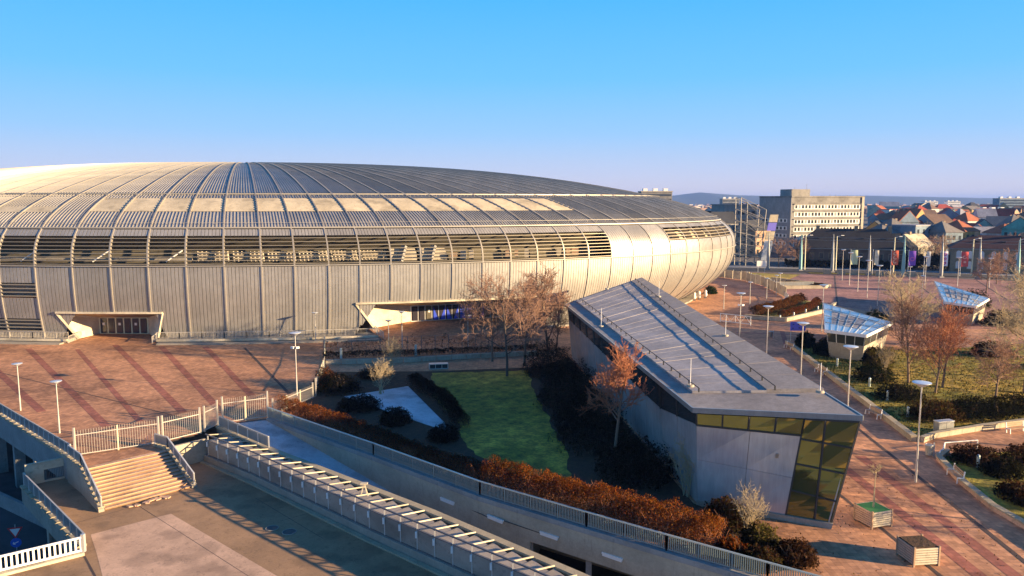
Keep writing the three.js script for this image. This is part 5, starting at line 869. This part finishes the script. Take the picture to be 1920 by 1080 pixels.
{ // steel lattice tower with a leaning screen
  const o = thing('lattice_tower', 'steel lattice tower carrying a leaning display screen beside the arena', 'tower', null, [77.5, 0, -246]);
  const B = [[-3.2, -3], [3.4, -3], [3.4, 3], [-3.2, 3]], Tp = [[-3.4, -3, 22.3], [4.6, -3, 18.6], [4.8, 3, 18.4], [-3.4, 3, 22.3]], at = (i, k) => V(B[i][0], 0, B[i][1]).lerp(V(Tp[i][0], Tp[i][2], Tp[i][1]), k);
  for (let i = 0; i < 4; i++) { const j = (i + 1) % 4; mesh('leg', cyl(at(i, 0), at(i, 1), .17, .13, 6), MT.rib, o); for (let k = 0; k < 6; k++) { const a = k / 6, b = (k + 1) / 6; mesh('brace', cyl(at(i, a), at(j, b), .09, .09, 5), MT.steelDark, o); mesh('strut', cyl(at(i, b), at(j, b), .08, .08, 5), MT.rib, o); } }
  mesh('mast', cyl(V(-.5, 0, 0), V(-.5, 21, 0), .3, .25, 8), MT.steelDark, o); mesh('jib', cyl(at(0, 1), at(1, .98), .12, .12, 5), MT.steelDark, o);
  for (let k = 0; k < 12; k++) mesh('rung', box(1.4, .1, .1, -.5, 1 + k * 1.6, .4), MT.steelDark, o);
  const sp = (y, x) => V(3.6 + y * .17 + x * .25, y + 1, 3.4 + x * .0), scr = (y0, y1, m, n) => { const f = [sp(y0, -1), sp(y0, 1), sp(y1, 1), sp(y1, -1)].map((p, i) => p.add(V(i === 1 || i === 2 ? 2.2 : 0, 0, 0))); mesh(n, hexa(f, f.map(p => p.clone().add(V(0, 0, -.3)))), m, o); };
  scr(1, 7.4, MT.glassBlue, 'screen_panel'); scr(7.6, 10.4, MT.beige, 'screen_panel'); scr(10.6, 13.2, MT.violet, 'screen_panel'); scr(13.4, 15.8, MT.beige, 'screen_panel');
  const bb = thing('billboard', 'small white billboard on two posts at the foot of the lattice tower', 'billboard', null, [74.6, 0, -222.5]); mesh('panel', box(2.9, 1.7, .12, 0, 2.6, 0), MT.white, bb); for (const s of [-1, 1]) mesh('post', box(.12, 2, .12, s, 1, -.1), MT.steel, bb);
}
[[92, -217, 'leftmost'], [95.6, -216, 'second from the left'], [98.8, -215, 'third from the left'], [105, -212.4, 'fourth from the left'], [112.6, -209.6, 'rightmost']].forEach(([x, z, l]) => { const o = thing('concrete_block', `squat yellowish block along the far plaza edge, ${l}`, 'block', 'yellowish blocks along the road', [x, 0, z], -.3); mesh('block', box(2.0, 1.3, 1.4, 0, .65, 0), MT.stone, o); mesh('cap', box(2.1, .12, 1.5, 0, 1.36, 0), MT.concretePale, o); });
{ // tram wires along the road
  const o = thing('overhead_wires', 'thin blue-grey overhead wires strung along the road', 'wires'); for (const h of [10.6, 9.8]) { const L = [[70, h, -236], [95.6, h - .3, -222.6], [119.1, h, -206.8], [136, h - .2, -199], [190, h, -172]]; for (let i = 0; i < 4; i++) mesh('wire', cyl(V(...L[i]), V(...L[i + 1]), .04, .04, 4), MT.rail, o); }
}
// ---------------------------------------------------------------- buildings
const uBox = uvBox(new THREE.BoxGeometry(1, 1, 1));
function win(parent, w, h, d, x, y, z, m, name = 'window') { const k = mesh(name, uBox, m, parent); k.scale.set(w, h, d); k.position.set(x, y, z); return k; }
function gable(w, d, h, y, over = .4) { // ridge along x
  const a = w / 2 + over, b = d / 2 + over, P = [V(-a, y, b), V(a, y, b), V(a, y, -b), V(-a, y, -b)]; return hexa(P, [V(-a, y + h, .05), V(a, y + h, .05), V(a, y + h, -.05), V(-a, y + h, -.05)]);
}
function hip(w, d, h, y, over = .4) { const a = w / 2 + over, b = d / 2 + over, r = Math.max(.1, w / 2 - d / 2.2); return hexa([V(-a, y, b), V(a, y, b), V(a, y, -b), V(-a, y, -b)], [V(-r, y + h, .05), V(r, y + h, .05), V(r, y + h, -.05), V(-r, y + h, -.05)]); }
{ // office block
  const o = thing('office_building', 'wide beige office block with rows of white-framed windows and a shaded side wing', 'building', null, [111.7, 0, -300], .33), W = 36, Hh = 22.8, Dp = 20;
  mesh('wall', box(W, Hh, Dp, W / 2, Hh / 2, -Dp / 2), MT.office, o);
  mesh('roof_edge', box(W + .6, .5, Dp + .6, W / 2, Hh + .2, -Dp / 2), MT.office, o);
  const pent = mesh('penthouse', box(9, 2.8, 7, 8, Hh + 1.8, -8), MT.office, o); mesh('penthouse_side', box(.2, 2.6, 6.8, 3.4, Hh + 1.8, -8), MT.officeBlue, pent);
  for (let r = 0; r < 6; r++) { const y = 3.9 + r * 3.0; mesh('window_strip', box(W - 3, 1.95, .12, W / 2 - .2, y, .03), MT.winFrame, o); mesh('spandrel', box(W - 2.2, .28, .5, W / 2 - .2, y + 1.1, .2), MT.office, o); for (let k = 0; k < 20; k++) { const p = win(o, 1.05, 1.35, .1, 2.2 + k * 1.63, y + .02, .08, (k * 7 + r * 5) % 4 ? MT.glassDark : MT.officeBlue); } }
  mesh('end_pier', box(1.2, Hh, .5, W - .6, Hh / 2, .22), MT.concretePale, o);
  mesh('side_wing', box(.3, Hh - .2, Dp, -.13, Hh / 2 - .1, -Dp / 2), MT.concreteGrey, o);
  for (let r = 0; r < 4; r++) { mesh('side_strip', box(.1, 1.5, Dp - 4, -.3, 4.2 + r * 3.05, -Dp / 2), MT.winFrame, o); for (let k = 0; k < 7; k++) win(o, .1, 1.1, 1.1, -.34, 4.2 + r * 3.05, -3.2 - k * 2.3, MT.glassDark); }
  for (const [x, h] of [[6, 4], [12, 5.5], [24, 1.4], [27, 1.2], [33, 1]]) mesh('antenna', cyl(V(x, Hh, -6), V(x, Hh + h, -6), .08, .05, 5), MT.steelDark, o);
  const l = thing('office_building', 'blue-grey low block behind the office wing and lattice tower', 'building', null, [96, 0, -325], .2); mesh('wall', box(15, 19.5, 12, 0, 9.75, 0), MT.officeBlue, l); mesh('roof_edge', box(15.6, .5, 12.6, 0, 19.7, 0), MT.concreteGrey, l); for (let r = 0; r < 4; r++) for (let k = 0; k < 6; k++) win(l, 1.3, 1.4, .1, -6 + k * 2.4, 6 + r * 3.4, 6.03, MT.glassDark);
}
function longHouse(label, corner, turn, W, D, eave, ridge, wallM, roofM, winM, n, arched) {
  const o = thing('long_house', label, 'building', 'long brick houses beyond the road', [corner[0], 0, corner[1]], turn);
  mesh('wall', box(W, eave, D, W / 2, eave / 2, -D / 2), wallM, o);
  const roofG = hip(W, D, ridge - eave, eave, .6); roofG.translate(W / 2, 0, -D / 2); const roof = mesh('roof', roofG, roofM, o);
  mesh('cornice', box(W + .5, .35, .3, W / 2, eave - .25, .2), MT.concreteGrey, o);
  for (const x of [.2, .55, .85]) { mesh('chimney', box(1.1, 2.2, .9, W * x, ridge - .2, -D / 2 + .4), MT.brickTan, roof); }
  for (let k = 0; k < 4; k++) mesh('dormer', box(.9, .8, 1, W * (.2 + .2 * k), eave + (ridge - eave) * .45, -D * .24), MT.slate, roof);
  for (let k = 0; k < n; k++) { const x = W * (k + .7) / (n + .4); for (const y of eave > 6.5 ? [eave - 2.2, 1.9] : [eave - 2.6]) { const f = win(o, 1.5, 2.0, .1, x, y, .04, wallM === MT.brickTan ? MT.stone : MT.brickTan); win(o, 1.1, 1.7, .1, x, y, .08, winM); if (arched) { const a = new THREE.CylinderGeometry(.55, .55, .1, 12, 1, false, 0, Math.PI); a.rotateX(Math.PI / 2); a.rotateZ(Math.PI / 2); a.translate(x, y + .85, .08); mesh('arch_pane', a, winM, o); } } }
  return o;
}
longHouse('long dark brick house with slate roof, in shade beyond the road', [93, -244.5], -.36, 33, 14, 6.2, 12.2, MT.brickDark, MT.slate, MT.glassDark, 11, false);
longHouse('tan brick house with rust-brown roof and arched bluish windows at the right', [132.3, -225], -.48, 34, 13, 7.2, 10.9, MT.brickTan, MT.roofRust, MT.glassBlue, 11, true);
{ const o = thing('cream_house', 'orange-lit gabled house between the two long brick houses', 'house', null, [132.5, 0, -247], .5); mesh('wall', box(9, 6.2, 10, 0, 3.1, 0), MT.cream, o); const r = mesh('roof', gable(9, 10, 4.2, 6.2), MT.beige, o); mesh('chimney', box(.9, 2, .9, -2, 10.2, 0), MT.brickTan, r); for (const x of [-2.6, 0, 2.6]) win(o, 1, 1.5, .1, x, 3.4, 5.03, MT.glassDark); }
// town behind, row after row
const WALLS = [['cream', M(.62, .52, .36, { map: TX.mottle })], ['pale grey', M(.48, .46, .44, { map: TX.mottle })], ['peach', M(.60, .38, .24, { map: TX.mottle })], ['ochre', M(.52, .36, .13, { map: TX.mottle })], ['blue-grey', M(.22, .30, .38, { map: TX.mottle })], ['white', M(.72, .70, .66, { map: TX.mottle })], ['pale green', M(.24, .44, .40, { map: TX.mottle })]];
const ROOFS = [['red tiled', M(.56, .09, .05, { map: TX.roofing })], ['orange tiled', M(.58, .18, .08, { map: TX.roofing })], ['dark slate', M(.07, .075, .085, { map: TX.roofing })], ['grey', M(.30, .27, .24, { map: TX.roofing })], ['brown', M(.28, .17, .11, { map: TX.roofing })], ['pale metal', M(.50, .49, .52, { map: TX.roofing })]];
const ORD = ['first', 'second', 'third', 'fourth', 'fifth', 'sixth', 'seventh', 'eighth', 'ninth', 'tenth', 'eleventh', 'twelfth', 'thirteenth'];
function townHouse(label, group, x, z, w, d, h, rh, turn, wm, rm, style, wins) {
  const o = thing('town_house', label, 'house', group, [x, 0, z], turn);
  mesh('wall', box(w, h, d, 0, h / 2, 0), wm, o);
  const roof = mesh('roof', style === 'flat' ? box(w + .4, .5, d + .4, 0, h + .2, 0) : (style === 'hip' ? hip : gable)(w, d, rh, h), rm, o);
  if (style !== 'flat') mesh('chimney', box(.9, 2, .9, w * .25, h + rh * .75, -d * .1), MT.brickTan, roof);
  if (style === 'gable') { for (const s of [-1, 1]) { const g = new THREE.BufferGeometry(); g.setAttribute('position', new THREE.Float32BufferAttribute([s * (w / 2 + .41), h, d / 2, s * (w / 2 + .41), h, -d / 2, s * (w / 2 + .41), h + rh * .94, 0], 3)); g.computeVertexNormals(); mesh('gable_end', g, wm, o); } }
  if (wins) { const n = Math.max(2, Math.round(w / 3)), f = Math.max(1, Math.floor(h / 3.2)); for (let r = 0; r < f; r++) for (let k = 0; k < n; k++) win(o, 1.1, 1.5, .12, -w / 2 + w * (k + .5) / n, h - 1.9 - r * 3, d / 2 + .03, MT.glassDark); const m = Math.max(1, Math.round(d / 4)); for (let r = 0; r < f; r++) for (let k = 0; k < m; k++) win(o, .12, 1.5, 1.1, -w / 2 - .03, h - 1.9 - r * 3, -d / 2 + d * (k + .5) / m, MT.glassDark); }
}
{
  const R = rng(2024), rows = [[285, 7, 'front', 1640], [318, 8, 'second', 1630], [355, 9, 'third', 1628], [405, 10, 'fourth', 1628], [470, 11, 'fifth', 1627], [560, 12, 'sixth', 1627], [680, 13, 'seventh', 1627], [840, 13, 'eighth', 1627], [1060, 13, 'ninth', 1627]];
  for (const [d, n, word, px0] of rows) for (let i = 0; i < n; i++) {
    const px = px0 + (1960 - px0) * (i + .5 + (R() - .5) * .5) / n, dd = d * (1 + (R() - .5) * .08), x = (px - 960) / 1400 * dd, span = (1960 - px0) / n / 1400 * dd;
    const w = Math.min(24, span * (.75 + R() * .5)), dep = 9 + R() * 5, h = 5.5 + R() * 5.5 + Math.min(5, d / 180), rh = 3 + R() * 2.6, style = R() < .18 ? 'flat' : R() < .45 ? 'hip' : 'gable';
    const wi = Math.floor(R() * WALLS.length), ri = Math.floor(R() ** 1.5 * ROOFS.length), ti = (R() - .5) * 1.4 + (R() < .3 ? 1.57 : 0);
    townHouse(`${WALLS[wi][0]} town house, ${ROOFS[ri][0]} ${style === 'flat' ? 'flat' : style === 'hip' ? 'hipped' : 'gabled'} roof, ${ORD[i]} from left in the ${word} town row`, 'town houses behind the brick houses', x, -dd, w, dep, h, rh, ti, WALLS[wi][1], ROOFS[ri][1], style, d < 600);
  }
  townHouse('broad hall with a bright white metal roof in the town', null, 167, -286, 18, 13, 6.5, 6.2, -.5, WALLS[4][1], M(.72, .72, .78, { roughness: .5 }), 'hip', true);
  townHouse('teal-walled apartment house at the right edge of the town', null, 190, -272, 15, 14, 11, 4.5, .35, M(.10, .44, .42, { map: TX.mottle }), ROOFS[2][1], 'gable', true);
  townHouse('peach house with pyramid roof right behind the long slate roof', null, 136.5, -276, 8.5, 9, 9.5, 3, .3, WALLS[2][1], ROOFS[3][1], 'hip', true);
  // left of the office, behind the arena's shoulder
  [[1318, 330, 10, 13, 4, 'ochre', 3, 2, 'left of the lattice tower'], [1352, 300, 9, 12.5, 4.5, 'pale grey', 1, 2, 'nearest the lattice tower on its left'], [1375, 345, 11, 12, 4, 'ochre', 3, 1, 'just behind the lattice tower'], [1335, 420, 14, 14, 4, 'white', 5, 4, 'behind the arena shoulder, middle'], [1300, 470, 16, 13, 4, 'pale grey', 1, 2, 'behind the arena shoulder, farthest left'], [1392, 430, 12, 17, 3, 'cream', 0, 4, 'tall, far behind the lattice tower'], [1410, 290, 9, 10, 4, 'peach', 2, 2, 'between lattice tower and office wing']].forEach(([px, d, w, h, rh, wn, wi, ri, l]) => townHouse(`${wn} house with ${ROOFS[ri][0]} roof, ${l}`, 'houses behind the arena end', (px - 960) / 1400 * d, -d, w, 10, h, rh, (px % 7) * .2, WALLS[wi][1], ROOFS[ri][1], 'gable', true));
  const slab = (label, px, d, w, h, m, rowsN, cols) => { const o = thing('apartment_block', label, 'building', 'distant apartment blocks', [(px - 960) / 1400 * d, 0, -d]); mesh('wall', box(w, h, 13, 0, h / 2, 0), m, o); mesh('roof_edge', box(w + .6, .7, 13.6, 0, h + .2, 0), MT.concretePale, o); for (let k = 0; k < 3; k++) mesh('roof_box', box(3, 2, 4, -w / 3 + k * w / 3, h + 1.4, 0), MT.white, o); for (let r = 0; r < rowsN; r++) mesh('window_row', box(w * .94, 1.3, .12, 0, h - 2.2 - r * 3.1, 6.53), MT.glassDark, o); };
  slab('pale office slab rising behind the arena roof', 1226, 520, 21, 27.6, MT.office, 3, 8);
  slab('white apartment block on the horizon, left of two', 1738, 1500, 26, 21, MT.white, 5, 8); slab('white apartment block on the horizon, right of two', 1780, 1500, 25, 21, MT.white, 5, 8); slab('blue-shaded block on the horizon at the right edge', 1885, 900, 30, 24.5, WALLS[4][1], 5, 8); slab('long blue block on the horizon at the right edge, lower one', 1905, 960, 60, 21.5, WALLS[4][1], 4, 8); slab('white low block in the town below the horizon blocks', 1855, 620, 22, 14, MT.white, 3, 8); slab('pale block far left on the horizon behind the arena shoulder', 1365, 900, 20, 24, MT.officeBlue, 5, 8);
  // far outskirts that read as one mass
  const q = [], w2 = []; for (let i = 0; i < 900; i++) { const d = 1250 + R() * R() * 3200, px = 1240 + R() * 760, s = 8 + R() * 16; (R() < .35 ? w2 : q).push(box(s, 6 + R() * 9, s * .7, (px - 960) / 1400 * d, 4, -d, R() * 2)); }
  const f1 = mesh(numbered('far_outskirts'), q, M(.26, .17, .14), scene), f2 = mesh(numbered('far_outskirts'), w2, M(.55, .5, .45), scene); f1.userData = { kind: 'stuff', label: 'far brownish roofs of the outskirts below the hills', category: 'town' }; f2.userData = { kind: 'stuff', label: 'far pale roofs of the outskirts below the hills', category: 'town' };
}
{ // hills on the horizon
  const prof = [[-9000, 70], [-2000, 70], [1000, 66], [1264, 66], [1400, 84], [1500, 95], [1640, 82], [1800, 70], [2000, 66], [2900, 68], [3300, 60], [3700, 50], [4200, 40], [6000, 44], [9000, 60]], n = fbm(71, [[40, 1], [120, .5]]), pos = [], idx = [], N = 360;
  for (let i = 0; i <= N; i++) { const x = -9000 + 18000 * i / N; let k = 0; while (k < prof.length - 2 && x > prof[k + 1][0]) k++; const t = (x - prof[k][0]) / (prof[k + 1][0] - prof[k][0]), h = prof[k][1] + (prof[k + 1][1] - prof[k][1]) * t + 7 * (n(i / N, .3) - .5); for (const [dz, f] of [[-5000, 0], [-5500, .62], [-6000, 1], [-7500, .4]]) pos.push(x, f * h - .2 * (f === 0), dz); }
  for (let i = 0; i < N; i++) for (let j = 0; j < 3; j++) { const a = i * 4 + j; idx.push(a, a + 4, a + 1, a + 1, a + 4, a + 5); }
  const g = new THREE.BufferGeometry(); g.setAttribute('position', new THREE.Float32BufferAttribute(pos, 3)); g.setIndex(idx); g.computeVertexNormals(); struct('hills', g, M(.07, .075, .055));
}
// trees in the town and along the road
[[92, -238, .95, 'twig', 'left of the dark brick house'], [86, -240, .9, 'twig', 'beside the lattice tower'], [127, -238, .9, 'twigPale', 'between the two long brick houses, left'], [134, -237, 1.0, 'twig', 'between the two long brick houses, right'], [141, -243, 1.0, 'twigPale', 'behind the tan brick house, left'], [150, -240, .9, 'twigPale', 'behind the tan brick house, middle'], [160, -236, .9, 'twig', 'behind the tan brick house, right'], [139, -262, 1.0, 'twigPale', 'behind the orange-lit gabled house'], [152, -262, .9, 'twig', 'in front of the white metal-roofed hall'], [178, -262, 1, 'twig', 'in front of the teal apartment house'], [72, -300, 1.1, 'twigPale', 'behind the arena shoulder'], [137, -206, .8, 'twig', 'in front of the tan brick house, by the pylons']].forEach(([x, z, s, m, l], i) => tree('far', 'town_tree', `bare town tree ${l}`, 'bare town trees', [x, z], s, MT[m], MT.barkDark, i * 1.3));
{ const R = rng(808); [[305, 5, 'front'], [345, 5, 'second'], [395, 6, 'third'], [460, 6, 'fourth'], [540, 6, 'fifth']].forEach(([d, n, w]) => { for (let i = 0; i < n; i++) { const px = 1640 + 300 * (i + R()) / n, x = (px - 960) / 1400 * d; tree('far', 'town_tree', `bare tree among the town houses, ${ORD[i]} from left behind the ${w} row`, 'bare town trees', [x, -d], .8 + R() * .5, R() < .5 ? MT.twigPale : MT.twig, MT.barkDark, R() * 6); } }); }
hedge('hedge', 'dark hedge in front of the shaded brick house', 'hedge', null, [[88, -240.4], [120, -230.4]], 1.5, 2.4, 3500, DARK, .3, 401);
hedge('hedge', 'dark overgrown bank between the two long brick houses', 'hedge', null, [[122, -231.5], [133, -226]], 3, 4.4, 4500, [...DARK, ...BROWN], .3, 403);
renderer.render(scene, camera);
